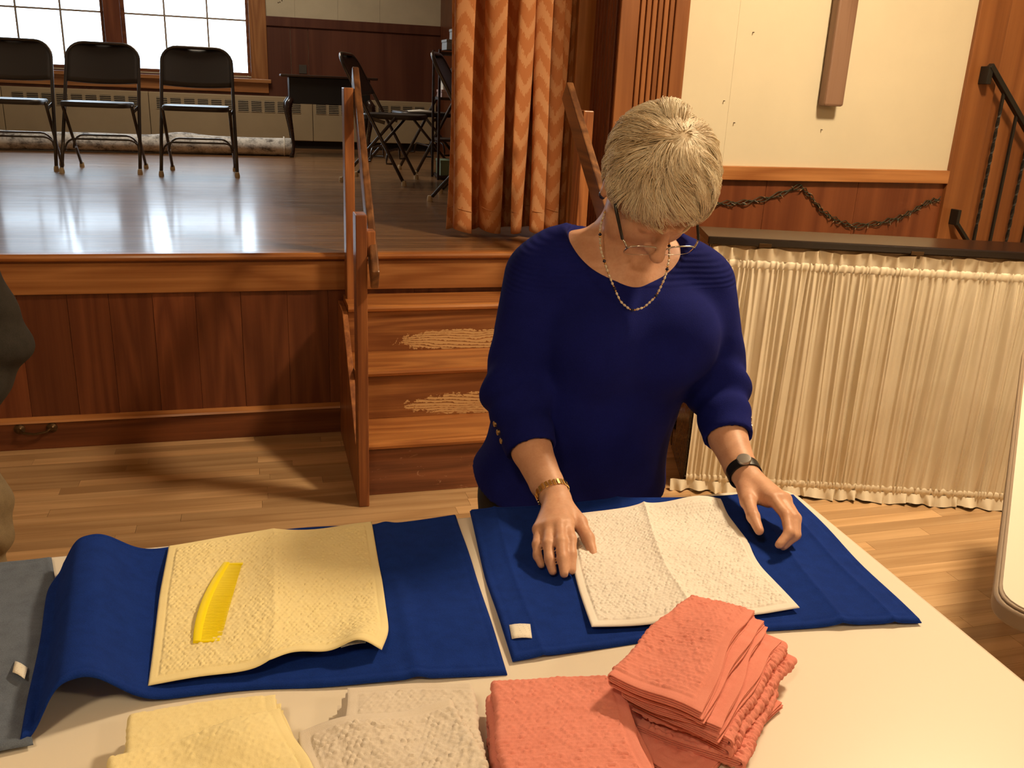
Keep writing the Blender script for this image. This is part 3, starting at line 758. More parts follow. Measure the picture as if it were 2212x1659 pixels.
# ------------------------------------------------------------------ folding chairs on the stage
def make_chair(name, label, group):
    t = thing(name, label, 'chair', (0, 0, 0), 0, group)
    W_, r = 0.49, 0.0115
    h = W_ / 2
    # front frame: one bent tube, front feet at y=-0.20, leaning back to the top of the backrest (chair faces -Y)
    def fp(z): return -0.200 + 0.460 * z / 0.84
    pts = [(-h, fp(0.03), 0.03), (-h + 0.004, fp(0.25), 0.25), (-h + 0.010, fp(0.46), 0.46), (-h + 0.012, fp(0.62), 0.62), (-h + 0.014, fp(0.72), 0.72)]
    for a in range(0, 7):
        q = a / 6 * PI / 2
        pts.append((-h + 0.014 + 0.105 * (1 - math.cos(q)), fp(0.735 + 0.095 * math.sin(q)), 0.735 + 0.100 * math.sin(q)))
    pts += [(-x, y, z) for x, y, z in reversed(pts)]
    fr_ = build('frame', MB().tube(pts, r, 10), M['chair_tube'], t, smooth=True)
    # backrest sheet between the tubes
    nx, nz = 17, 9; A_ = np.zeros((nz, nx, 3))
    for j in range(nz):
        q = j / (nz - 1); z = 0.585 + q * 0.245
        wd = h - 0.016 - (0.105 * (1 - math.sqrt(max(0, 1 - (max(0, (z - 0.735)) / 0.102) ** 2))) if z > 0.735 else 0)
        for i in range(nx):
            u = -1 + 2 * i / (nx - 1)
            A_[j, i] = (u * wd, fp(z) + 0.022 * (1 - u * u) - 0.002, z + (0.012 * (1 - u * u) * (1 - q) * -1))
    o_ = build('backrest', MB().grid(A_), M['chair'], t, smooth=True, fixn=False); md_ = o_.modifiers.new('solid', 'SOLIDIFY'); md_.thickness = 0.012; md_.offset = 0
    # seat pan with rolled edge
    def seat_ring(s_, z): 
        out = []
        for k in range(32):
            a = 2 * PI * k / 32; ca, sa = math.cos(a), math.sin(a)
            e = 2 / 4.5
            out.append((math.copysign(abs(ca) ** e, ca) * (h - 0.034) * s_, -0.085 + math.copysign(abs(sa) ** e, sa) * 0.205 * s_, z))
        return out
    rings = [seat_ring(0.985, 0.428), seat_ring(1.0, 0.435), seat_ring(1.0, 0.452), seat_ring(0.975, 0.460), seat_ring(0.90, 0.459), seat_ring(0.5, 0.452)]
    m_ = MB().grid(np.array(rings), close_u=True); m_.f.append(tuple(len(m_.v) - 32 + k for k in range(32)))
    build('seat', m_, M['chair'], t, smooth='auto')
    # rear legs, hinged to the frame under the seat
    rp = lambda z: 0.26 - 0.44 * z / 0.50
    for s_ in (-1, 1):
        x = s_ * (h - 0.030)
        lg_ = build('leg', MB().tube([(x, rp(0.03), 0.03), (x, rp(0.25), 0.25), (x, rp(0.44), 0.44)], 0.0105, 8), M['chair_tube'], t, smooth=True)
        build('hinge', MB().beam((s_ * (h - 0.014), fp(0.43), 0.43), (s_ * (h - 0.028), rp(0.36), 0.405), 0.004, 0.024), M['chair_tube'], t)
        for (xx, yy, pp) in ((s_ * h, fp(0.014), fr_), (x, rp(0.014), lg_)):
            build('rubber_foot', MB().lathe([(0.0165, 0.0), (0.017, 0.010), (0.015, 0.025), (0.013, 0.034), (0.011, 0.035)], (xx, yy, 0), 12), M['rubber'], pp, smooth='auto')
    def stretcher(yf, dx, z0, z1, off):
        x = h - dx; q = 0.07
        p = [(-x, yf(z0) + off, z0)]
        for a in range(0, 6):
            b = a / 5 * PI / 2
            p.append((-x + q * (1 - math.cos(b)), yf(z1) + off, z0 + (z1 - z0) * math.sin(b)))
        p += [(-a_, b_, c_) for a_, b_, c_ in reversed(p)]
        return MB().tube(p, 0.0065, 8)
    build('stretcher', stretcher(fp, 0.008, 0.140, 0.215, 0.012), M['chair_tube'], t, smooth=True)
    build('stretcher', stretcher(rp, 0.036, 0.150, 0.235, -0.010), M['chair_tube'], t, smooth=True)
    return t
G1 = 'folding chairs in a row before the stage windows'
ch = make_chair('folding_chair', 'brown metal folding chair, rightmost of the row before the stage windows', G1)
ch.location = (-0.372, 6.75, S); ch.rotation_euler = (0, 0, math.radians(-1))
dup(ch, (-0.998, 6.86, S), math.radians(-3), 'brown metal folding chair, middle of the row before the stage windows')
dup(ch, (-1.555, 6.96, S), math.radians(2), 'brown metal folding chair cut by the left frame edge, before the windows')
c_ = dup(ch, (0.862, 6.47, S), math.radians(70.5), 'brown metal folding chair in profile, behind the left stair handrail')
c_['group'] = 'folding chairs beside the curtain'
c_ = dup(ch, (1.292, 5.46, S), math.radians(70.5), 'brown metal folding chair half hidden behind the orange curtain'); c_['group'] = 'folding chairs beside the curtain'
c_ = dup(ch, (1.33, 7.16, S), math.radians(-84), 'brown metal folding chair facing left behind the bookcase'); c_['group'] = 'folding chairs beside the curtain'
pap = MB().grid(np.array([[(0.0, 0.0, 0.0), (0.10, 0.01, 0.004), (0.2, 0.0, 0.0)], [(0.0, 0.07, 0.006), (0.1, 0.07, 0.016), (0.2, 0.06, 0.008)], [(0.0, 0.14, 0.0), (0.1, 0.15, 0.004), (0.2, 0.14, 0.0)]]) + np.array([1.13, 7.05, S + 0.461]))
o = build('paper_sheet', pap, M['label'], None, smooth=True); tag(o, 'loose white paper lying on a folding chair seat', 'paper')
md = o.modifiers.new('solid', 'SOLIDIFY'); md.thickness = 0.0008

# ------------------------------------------------------------------ rolled rug
def rug_mat():
    N = NT('faded_rug_back', 0.95, 0.05)
    p = N.pos(); a = N.noise(N.mapped(p, (1, 2, 2)), 9, 5, 0.7, 1.0); b = N.noise(p, 60, 3)
    v = N.n('TexVoronoi', {'Vector': p, 'Scale': 11.0}).outputs['Distance']
    f = N.math('ADD', N.math('MULTIPLY', a, 0.6), N.math('ADD', N.math('MULTIPLY', b, 0.35), N.math('MULTIPLY', v, 0.25)))
    N.col(N.ramp(f, [(0.44, (0.16, 0.15, 0.15)), (0.54, (0.46, 0.45, 0.44)), (0.66, (0.74, 0.73, 0.71))])); N.bump(b, 0.4, 0.003)
    return N.m
rug = thing('rolled_rug', 'grey patterned rug rolled up on the stage floor behind the chairs', 'rug', (-0.8, 8.5, S))
A_ = []
for i in range(60):
    x = -2.9 + 3.22 * i / 59
    ring = []
    bulge = 1 + 0.06 * math.sin(x * 5.0) * math.sin(x * 2.2) + (0.35 * math.exp(-((x + 0.62) / 0.16) ** 2) if True else 0)
    for k in range(22):
        a = 2 * PI * k / 22
        rr = 0.080 * (1.0 + 0.03 * math.sin(3 * a + x * 2))
        zz = rr * math.sin(a); up = bulge if math.sin(a) > 0 else 1.0
        ring.append((x, 8.5 + 1.25 * rr * math.cos(a), S + 0.0785 + max(-0.0775, zz * up * 0.95)))
    A_.append(ring)
mb_ = MB().grid(np.array(A_), close_u=True); mb_.f.append(tuple(range(22))[::-1]); mb_.f.append(tuple(len(mb_.v) - 22 + k for k in range(22)))
build('rug_roll', mb_, rug_mat(), rug, smooth='auto')
sp = [(0.322, 8.5 + 1.2 * (0.012 + 0.0088 * a) * math.cos(a), S + 0.079 + (0.012 + 0.0088 * a) * math.sin(a)) for a in np.linspace(0, 7.2, 70)]
build('rolled_end', MB().tube(sp, 0.0055, 6), M['dark'], rug)
build('tie_band', MB().tube([(0.245, 8.5 + 0.105 * math.cos(a), S + 0.082 + 0.081 * math.sin(a)) for a in np.linspace(0, 2 * PI, 30)[:-1]], 0.006, 6, closed=True), M['label'], rug)

# ------------------------------------------------------------------ small dark console table
ds = thing('console_table', 'small dark console table with cabriole legs against the stage back wall', 'table', (0.64, 8.5, S))
build('tabletop', MB().box(0.232, 1.06, 8.30, 8.72, S + 0.674, S + 0.696), M['piano'], ds, bevel=0.006)
build('apron', MB().box(0.300, 0.995, 8.335, 8.69, S + 0.455, S + 0.6739), M['black'], ds, bevel=0.004)
for (x, y, sx_, sy_) in ((0.315, 8.35, -1, -1), (0.980, 8.35, 1, -1), (0.315, 8.675, -1, 1), (0.980, 8.675, 1, 1)):
    prof = [(0.000, 0.50, .026), (0.022, 0.455, .034), (0.030, 0.41, .032), (0.020, 0.33, .024), (0.004, 0.22, .018), (-0.008, 0.11, .014), (-0.002, 0.045, .015), (0.012, 0.015, .022), (0.016, 0.0, .020)]
    build('leg', MB().tube([(x + sx_ * a, y + sy_ * a * 0.5, S + z) for a, z, r_ in prof], [r_ for a, z, r_ in prof], 10), M['piano'], ds, smooth=True)

# ------------------------------------------------------------------ bookcase behind the curtain
bc = thing('bookcase', 'narrow dark bookcase standing half behind the orange curtain', 'bookcase', (1.48, 6.75, S))
M['shelf'] = wood('dull_dark_shelf', (0.060, 0.036, 0.024), (0.034, 0.020, 0.014), 'X', 1.0, 0.7, 0.0, 0.02)
for px0 in (1.272, 1.702):
    for py0 in (6.600, 6.832):
        build('post', MB().box(px0, px0 + 0.016, py0, py0 + 0.016, S, S + 0.90), M['shelf'], bc)
for z in (0.03, 0.29, 0.578, 0.885):
    build('shelf', MB().box(1.2885, 1.7015, 6.600, 6.848, S + z - 0.018, S + z), M['shelf'], bc)
M['pink_box'] = plain('pale_pink_card', (0.55, 0.38, 0.36), 0.7); M['grey_box'] = plain('grey_card', (0.30, 0.32, 0.34), 0.6); M['green_box'] = plain('dull_green_card', (0.20, 0.27, 0.18), 0.7)
def sbox(x0, x1, y0, y1, z0, z1, m, label):
    t = thing('storage_box', label, 'box', ((x0 + x1) / 2, (y0 + y1) / 2, z0), 0, 'boxes on the bookcase')
    build('body', MB().box(x0, x1, y0, y1, z0, z1 - 0.018), m, t, bevel=0.002)
    build('lid', MB().box(x0 - 0.003, x1 + 0.003, y0 - 0.003, y1 + 0.003, z1 - 0.0179, z1), m, t, bevel=0.002)
sbox(1.300, 1.42, 6.615, 6.80, S + 0.5785, S + 0.630, M['pink_box'], 'small pale pink box on the middle bookcase shelf')
sbox(1.310, 1.40, 6.625, 6.76, S + 0.6305, S + 0.700, M['label'], 'small white box stacked on the pink box in the bookcase')
sbox(1.330, 1.47, 6.62, 6.80, S + 0.9005, S + 0.97, M['grey_box'], 'low grey box on top of the bookcase')
sbox(1.385, 1.50, 6.63, 6.80, S + 0.9705, S + 1.045, M['grey_box'], 'smaller grey box stacked highest on the bookcase')
sbox(1.300, 1.43, 6.615, 6.80, S + 0.0305, S + 0.14, M['green_box'], 'dull green box on the lowest bookcase shelf')

# ------------------------------------------------------------------ tables
def round_poly(pts, r, seg=7):
    out = []; n_ = len(pts)
    for i in range(n_):
        p, a, b = Vector(pts[i]), Vector(pts[i - 1]), Vector(pts[(i + 1) % n_])
        da, db = (a - p).normalized(), (b - p).normalized()
        for k in range(seg + 1):
            q = k / seg
            t1 = p + da * r * (1 - q); t2 = p + db * r * q
            out.append(tuple(t1.lerp(t2, q)))
    return out
TZ = 0.74
tb = thing('folding_table', 'long cream-white folding table spread with towels in the foreground', 'table', (0.05, 1.0, 0))
tp = round_poly([(-0.87, 0.605), (0.940, 0.625), (0.968, 1.382), (-0.87, 1.346)], 0.060)
build('tabletop', MB().prism(tp, TZ - 0.042, TZ), M['white_plastic'], tb, smooth=30.0, bevel=0.009)
for x in (-0.60, 0.70):
    for y in (0.74, 1.24):
        build('leg', MB().tube([(x, y, 0), (x, y, TZ - 0.0425)], 0.014, 10), M['steel'], tb, smooth='auto')
    build('crossbar', MB().tube([(x, 0.74, 0.18), (x, 1.24, 0.18)], 0.010, 8), M['steel'], tb)
    build('brace', MB().tube([(x, 0.99, 0.18), (x - math.copysign(0.35, x), 0.99, TZ - 0.0425)], 0.008, 8), M['steel'], tb)
t2 = thing('folding_table', 'white-topped table with taupe edge standing diagonally at the right frame edge', 'table', (1.9, 1.35, 0))
C2 = np.array([1.040, 0.934]); u2 = np.array([.712, .702]); v2 = np.array([.702, -.712])
def rect2(i): return [tuple(C2 + u2 * i + v2 * i), tuple(C2 + u2 * i + v2 * (0.76 - i)), tuple(C2 + u2 * (1.83 - i) + v2 * (0.76 - i)), tuple(C2 + u2 * (1.83 - i) + v2 * i)]
build('edge_band', MB().prism(round_poly(rect2(0.0), 0.075), TZ - 0.034, TZ - 0.006), M['taupe'], t2, smooth=30.0, bevel=0.004)
build('edge_lip', MB().prism(round_poly(rect2(0.006), 0.072), TZ - 0.0059, TZ - 0.002), M['taupe'], t2, smooth=30.0, bevel=0.0015)
build('tabletop', MB().prism(round_poly(rect2(0.011), 0.070), TZ - 0.0019, TZ), M['white_plastic'], t2, smooth=30.0)
for a, b in ((0.25, 0.12), (0.25, 0.64), (1.58, 0.12), (1.58, 0.64)):
    p = C2 + u2 * a + v2 * b
    build('leg', MB().tube([(p[0], p[1], 0), (p[0], p[1], TZ - 0.0345)], 0.014, 10), M['steel'], t2, smooth='auto')

# ------------------------------------------------------------------ cloth on the table
def poly_at(pts, q):
    P_ = np.array(pts, float); d = np.r_[0, np.cumsum(np.linalg.norm(np.diff(P_, axis=0), axis=1))]; d /= d[-1]
    return np.stack([np.interp(q, d, P_[:, 0]), np.interp(q, d, P_[:, 1])], -1)
def smooth_edge(pts):
    P_ = np.array(pts, float)
    if len(P_) < 3: return pts
    q = np.linspace(0, 1, 40); d = np.r_[0, np.cumsum(np.linalg.norm(np.diff(P_, axis=0), axis=1))]; d /= d[-1]
    # Catmull style smoothing through quadratic averaging
    R_ = poly_at(pts, q)
    for _ in range(6): R_[1:-1] = 0.5 * R_[1:-1] + 0.25 * (R_[2:] + R_[:-2])
    return R_.tolist()
def coons(bottom, right, top, left, nu, nv):
    u = np.linspace(0, 1, nu); v = np.linspace(0, 1, nv)
    B, T_, L, R_ = poly_at(smooth_edge(bottom), u), poly_at(smooth_edge(top), u), poly_at(smooth_edge(left), v), poly_at(smooth_edge(right), v)
    U, V = np.meshgrid(u, v)
    X = (1 - V)[..., None] * B[None] + V[..., None] * T_[None] + (1 - U)[..., None] * L[:, None] + U[..., None] * R_[:, None]
    X -= ((1 - U) * (1 - V))[..., None] * B[0] + (U * (1 - V))[..., None] * B[-1] + ((1 - U) * V)[..., None] * T_[0] + (U * V)[..., None] * T_[-1]
    return X, U, V
def hash2(a, b, k):
    x = np.sin(a * 127.1 + b * 311.7 + k * 74.7) * 43758.5453
    return x - np.floor(x)
def popcorn(s_, t_, pu=0.0070, pv=0.0056, amp=0.0013, seed=0):
    """staggered tufts of the looped weave"""
    row = np.floor(t_ / pv); ss = s_ / pu + 0.5 * (row % 2)
    cu = np.floor(ss)
    du = ss - cu - 0.5 + (hash2(cu, row, seed) - .5) * 0.22; dv = t_ / pv - row - 0.5 + (hash2(cu, row, seed + 1) - .5) * 0.22
    d2 = (du / 0.52) ** 2 + (dv / 0.54) ** 2
    return 1.7 * amp * np.clip(1 - d2, 0, 1) ** 0.42 * (0.22 + 1.0 * hash2(cu, row, seed + 2))
def sm(x, a, b):
    q = np.clip((x - a) / (b - a), 0, 1); return q * q * (3 - 2 * q)
def lay(name, edges, nu, nv, z0, hfun, thick, mat, parent, wid, hei, tuft=0, hem=0.012, seed=0, under=False):
    X, U, V = coons(*edges, nu, nv)
    z = z0 + hfun(U, V, X[..., 0], X[..., 1])
    bot = z.copy()
    e = np.minimum(np.minimum(U, 1 - U) * wid, np.minimum(V, 1 - V) * hei)
    roll = np.sqrt(np.clip(1 - (1 - np.clip(e / 0.004, 0, 1)) ** 2, 0, 1))
    th = thick * (0.35 + 0.65 * roll)
    top = z + th
    if tuft:
        m_ = sm(e, hem, hem + 0.003)
        top = top + m_ * popcorn(U * wid, V * hei, amp=tuft, seed=seed) - (1 - m_) * 0.0004 - 0.0006 * np.exp(-((e - hem) / 0.0012) ** 2)
    else:
        top = top - 0.0012 * np.exp(-((e - hem) / 0.0016) ** 2)
    A1 = np.dstack([X, top[..., None]]).reshape(-1, 3); A2 = np.dstack([X, bot[..., None]]).reshape(-1, 3)
    n_ = nu * nv
    q1 = grid_quads(nv, nu); q2 = grid_quads(nv, nu, n_, True)
    rim = []
    idx = np.r_[np.arange(nu), (np.arange(1, nv) * nu + nu - 1), (nv - 1) * nu + np.arange(nu - 2, -1, -1), np.arange(nv - 2, 0, -1) * nu]
    nx_ = np.roll(idx, -1)
    rim = np.stack([idx + n_, nx_ + n_, nx_, idx], 1)
    Vv = np.vstack([A1, A2]) - ORG[parent.name]
    me_ = fast_mesh(name, Vv, np.vstack([q1, q2, rim]))
    return finish(name, me_, mat, parent, smooth=60.0)
def F(p, k): return [(a * k, b * k) for a, b in p]

M['navy'] = terry('navy_terry', (0.009, 0.038, 0.265), (0.005, 0.022, 0.165), 700)
M['slate'] = terry('slate_terry', (0.150, 0.185, 0.250), (0.085, 0.105, 0.150), 700)
M['whitecloth'] = terry('ivory_cotton', (0.88, 0.855, 0.81), (0.82, 0.78, 0.72), 1100, bump=0.3)
M['yellowcloth'] = terry('yellow_cotton', (0.92, 0.82, 0.47), (0.88, 0.76, 0.40), 1100, bump=0.3)
M['coralcloth'] = terry('coral_cotton', (0.81, 0.315, 0.255), (0.72, 0.25, 0.195), 1100, bump=0.3)
M['beigecloth'] = terry('beige_cotton', (0.75, 0.69, 0.61), (0.67, 0.60, 0.51), 1100, bump=0.3)

k_ = 0.990
gt = thing('hand_towel', 'slate grey hand towel at the left frame edge, mostly out of view', 'towel', (-0.5, 1.1, TZ), 0, 'towels laid on the table')
lay('terry_cloth', [F([(-0.80, .893), (-.42, .885), (-.264, .908)], 1), F([(-.264, .908), (-.278, .951), (-.296, 1.222), (-.326, 1.338)], 1), F([(-.80, 1.325), (-.395, 1.328), (-.326, 1.338)], 1), F([(-.80, .893), (-.80, 1.325)], 1)],
    130, 100, TZ + 0.0006, lambda U, V, X, Y: 0.003 * (np.sin(X * 40 + Y * 9) * 0.5 + 0.5) + 0.002 * (1 + np.sin(Y * 33 + X * 12)), 0.005, M['slate'], gt, .5, .43)
bl = thing('hand_towel', 'navy blue hand towel under the yellow washcloth, left end arched up', 'towel', (0, 1.15, TZ), 0, 'towels laid on the table')
def h_bl(U, V, X, Y):
    c = -0.222 - 0.040 * np.clip((Y - .95) / .35, 0, 1)
    ridge = 0.050 * np.exp(-(np.abs((X - c) / 0.050)) ** 2.6) * (0.88 + 0.12 * V)
    ridge *= np.where(X < c, 1, 1)
    fall = np.where(X < c, np.exp(-(np.abs((X - c) / 0.036)) ** 3.4), np.exp(-(np.abs((X - c) / 0.050)) ** 2.2))
    h = 0.056 * fall * (0.98 - 0.10 * V)
    h = np.maximum(h, 0.0075 * sm(-X, 0.262, 0.275))
    return h + 0.0022 * (1 + np.sin(X * 21 + Y * 5)) * sm(X, -.15, 0.0) + 0.0018 * (1 + np.sin(Y * 30 + X * 8)) + 0.004 * np.exp(-((U - 0.80) / 0.02) ** 2)
lay('terry_cloth', [F([(-.280, .922), (-.254, .944), (-.222, .955), (-.19, .962), (-.153, .969), (-.025, .969), (.052, .953), (.281, .932)], k_), F([(.281, .932), (.294, 1.128), (.307, 1.374)], k_), F([(-.305, 1.305), (-.20, 1.338), (-.10, 1.360), (.02, 1.369), (.162, 1.368), (.307, 1.374)], k_), F([(-.280, .922), (-.288, 1.0), (-.300, 1.132), (-.315, 1.25), (-.305, 1.305)], k_)],
    230, 150, TZ + 0.0006, h_bl, 0.006, M['navy'], bl, .6, .43)
brt = thing('hand_towel', 'navy blue hand towel under the ivory washcloth before the woman', 'towel', (0.62, 1.15, TZ), 0, 'towels laid on the table')
def h_br(U, V, X, Y):
    cre = 0.006 * np.exp(-np.abs(U - (0.80 + 0.04 * V)) / 0.022) + 0.004 * np.exp(-np.abs(U - 0.93) / 0.012) + 0.0045 * np.exp(-np.abs(U - 0.44) / 0.02) * sm(V, 0.6, 1) + 0.003 * np.exp(-np.abs(U - 0.07) / 0.01)
    return cre + 0.0018 * (1 + np.sin(X * 25 + Y * 13)) * (1 - 0.5 * U) + 0.002 * (1 + np.sin(Y * 27 - X * 6)) * 0.6
lay('terry_cloth', [F([(.294, .954), (.49, .963), (.60, .955), (.753, .94), (.902, .919)], k_), F([(.902, .919), (.923, 1.102), (.957, 1.343)], k_), F([(.335, 1.387), (.593, 1.383), (.814, 1.362), (.957, 1.343)], k_), F([(.294, .954), (.308, 1.158), (.335, 1.387)], k_)],
    230, 150, TZ + 0.0006, h_br, 0.006, M['navy'], brt, .62, .43)

kw = 0.991
wc = thing('washcloth', 'ivory washcloth with quarter fold creases being smoothed by the woman', 'washcloth', (0.6, 1.15, TZ), 0, 'washcloths spread on the navy towels')
def h_wc(U, V, X, Y):
    h = 0.010 * np.exp(-np.abs(U - 0.47) / 0.13) + 0.008 * np.exp(-np.abs(V - 0.53) / 0.07) - 0.004 * np.exp(-np.abs(V - 0.53) / 0.012) + 0.002 * np.exp(-np.abs(U - 0.47) / 0.012)
    h += 0.020 * np.exp(-((U - 0.80) / 0.25) ** 2 - ((V - 1.0) / 0.10) ** 2) + 0.008 * sm(U, .85, 1) * sm(V, .3, .6) * (1 - sm(V, .6, .95))
    return h + 0.0016 * (1 + np.sin(X * 37 + Y * 19)) + 0.004
o_ = lay('waffle_cloth', [F([(.417, .991), (.531, .977), (.64, .974), (.733, .974)], kw), F([(.733, .974), (.741, 1.112), (.755, 1.18), (.783, 1.311)], kw), F([(.505, 1.325), (.56, 1.322), (.633, 1.325), (.70, 1.312), (.783, 1.316)], kw), F([(.417, .991), (.433, 1.09), (.451, 1.184), (.505, 1.325)], kw)],
    230, 230, TZ + 0.0085, h_wc, 0.003, M['whitecloth'], wc, .33, .33, tuft=0.0013, seed=3)
yc = thing('washcloth', 'yellow washcloth with a comb lying on it', 'washcloth', (0, 1.15, TZ), 0, 'washcloths spread on the navy towels')
def h_yc(U, V, X, Y):
    h = 0.006 * np.exp(-np.abs(U - 0.50) / 0.10) + 0.003 * np.exp(-np.abs(V - 0.50) / 0.08) * U
    h += 0.022 * np.exp(-((U - 0.90) / 0.10) ** 2 - (V / 0.16) ** 2) + 0.013 * np.exp(-((U - 0.62) / 0.16) ** 2 - (V / 0.10) ** 2)
    return h + 0.0018 * (1 + np.sin(X * 33 - Y * 21)) + 0.005
lay('waffle_cloth', [F([(-.154, .984), (-.09, .986), (-.02, .983), (.01, .998), (.07, .995), (.127, .984)], kw), F([(.127, .984), (.143, 1.025), (.151, 1.153), (.159, 1.355)], kw), F([(-.159, 1.337), (-.08, 1.345), (-.001, 1.353), (.08, 1.347), (.159, 1.355)], kw), F([(-.154, .984), (-.159, 1.19), (-.159, 1.337)], kw)],
    230, 230, TZ + 0.0085, h_yc, 0.003, M['yellowcloth'], yc, .33, .33, tuft=0.0012, seed=9)

def tag_mat():
    N = NT('printed_cloth_tag', 0.85)
    p = N.pos(); x = N.n('SeparateXYZ', {0: p})
    ln = N.math('LESS_THAN', N.math('FRACT', N.math('DIVIDE', x.outputs[1], 0.0042)), 0.28)
    g = N.math('GREATER_THAN', N.noise(N.mapped(p, (1, 0.1, 1)), 420, 2), 0.55)
    N.col(N.mix(N.math('MULTIPLY', N.math('MULTIPLY', ln, g), 0.45), (0.82, 0.79, 0.70), (0.30, 0.28, 0.28)))
    return N.m
M['tag'] = tag_mat()
def care_tag(parent, pts, z, lift):
    q = [(*pts[0], z), (*pts[1], z), (*pts[2], z + lift), (*pts[3], z + lift)]
    A_ = np.zeros((5, 5, 3))
    for j in range(5):
        for i in range(5):
            a, b = i / 4, j / 4
            P_ = (1 - a) * (1 - b) * np.array(q[0]) + a * (1 - b) * np.array(q[1]) + a * b * np.array(q[2]) + (1 - a) * b * np.array(q[3])
            P_[2] += 0.0015 * math.sin(PI * a); A_[j, i] = P_
    o_ = build('care_tag', MB().grid(A_), M['tag'], parent, smooth=True, label='white printed care tag', fixn=False); md_ = o_.modifiers.new('solid', 'SOLIDIFY'); md_.thickness = 0.0007; md_.offset = 1
care_tag(brt, [(.305, 1.014), (.334, 1.010), (.327, .978), (.300, .982)], TZ + 0.0125, 0.0)
care_tag(yc, [(.074, 1.016), (.109, 1.018), (.108, .994), (.076, .990)], TZ + 0.0235, 0.002)
care_tag(wc, [(.700, 1.322), (.732, 1.312), (.728, 1.298), (.698, 1.306)], TZ + 0.0115, 0.010)
care_tag(gt, [(-.316, 1.066), (-.298, 1.048), (-.295, 1.020), (-.312, 1.037)], TZ + 0.0105, 0.004)

# comb
M['comb'] = plain('bright_yellow_plastic', (0.96, 0.80, 0.002), 0.5, 0, 0.25)
cb = thing('comb', 'bright yellow plastic comb on the yellow washcloth', 'comb', (-0.08, 1.14, 0.76))
cz = 0.7585
b0, b1 = np.array([-.0885, 1.044]), np.array([-.0615, 1.2415])
ax = (b1 - b0) / np.linalg.norm(b1 - b0); px_ = np.array([ax[1], -ax[0]]); CL = float(np.linalg.norm(b1 - b0))
def cpt(s_, d_, z): q = b0 + ax * s_ + px_ * d_; return (q[0], q[1], z + 0.002 * math.sin(PI * s_ / CL))
spine = []
sv = np.linspace(0, CL, 30)
outer = [-0.0175 - 0.0075 * math.sin(PI * min(1, (s_ / CL) ** 0.85)) + 0.004 * (s_ / CL) ** 3 for s_ in sv]
A_ = np.zeros((30, 8, 3))
for j, s_ in enumerate(sv):
    o0 = outer[j]; i0 = o0 + 0.0105 + 0.002 * math.sin(PI * s_ / CL)
    prof = [(o0, .0012), (o0 + .0008, .0036), (o0 + .003, .0048), (i0 - .002, .0044), (i0, .0030), (i0, .0010), (i0 - .002, 0.0), (o0 + .002, 0.0)]
    for i, (d_, z_) in enumerate(prof): A_[j, i] = cpt(s_, d_, cz + z_)
m_ = MB().grid(A_, close_u=True); m_.f.append(tuple(range(8))[::-1]); m_.f.append(tuple(len(m_.v) - 8 + i for i in range(8)))
build('spine', m_, M['comb'], cb, smooth='auto')
te = MB(); s_ = 0.006
while s_ < CL - 0.004:
    fine = s_ > CL * 0.52
    pitch, wth = (0.0016, 0.00135) if fine else (0.0025, 0.0020)
    o0 = np.interp(s_, sv, outer) + 0.0105 + 0.001; tip = 0.0165 - 0.002 * (s_ / CL)
    v_ = [cpt(s_, o0 - 0.001, cz + .0008), cpt(s_ + wth, o0 - 0.001, cz + .0008), cpt(s_ + wth, o0 - 0.001, cz + .0030), cpt(s_, o0 - 0.001, cz + .0030),
          cpt(s_ + wth * .3, tip, cz + .0014), cpt(s_ + wth * .7, tip, cz + .0014), cpt(s_ + wth * .7, tip, cz + .0022), cpt(s_ + wth * .3, tip, cz + .0022)]
    te.add(v_, [(0, 1, 5, 4), (1, 2, 6, 5), (2, 3, 7, 6), (3, 0, 4, 7), (4, 5, 6, 7)])
    s_ += pitch
build('teeth', te, M['comb'], cb, kind='stuff', fixn=False)
for s_ in (0.0, CL - 0.005):
    build('end_tooth', MB().add([cpt(s_ + a, d, cz + z) for z in (.0006, .0034) for a, d in ((0, np.interp(s_, sv, outer) + .009), (.005, np.interp(s_, sv, outer) + .009), (.005, .0155), (0, .0155))], [(0, 3, 2, 1), (4, 5, 6, 7), (0, 1, 5, 4), (1, 2, 6, 5), (2, 3, 7, 6), (3, 0, 4, 7)]), M['comb'], cb, bevel=0.0008)

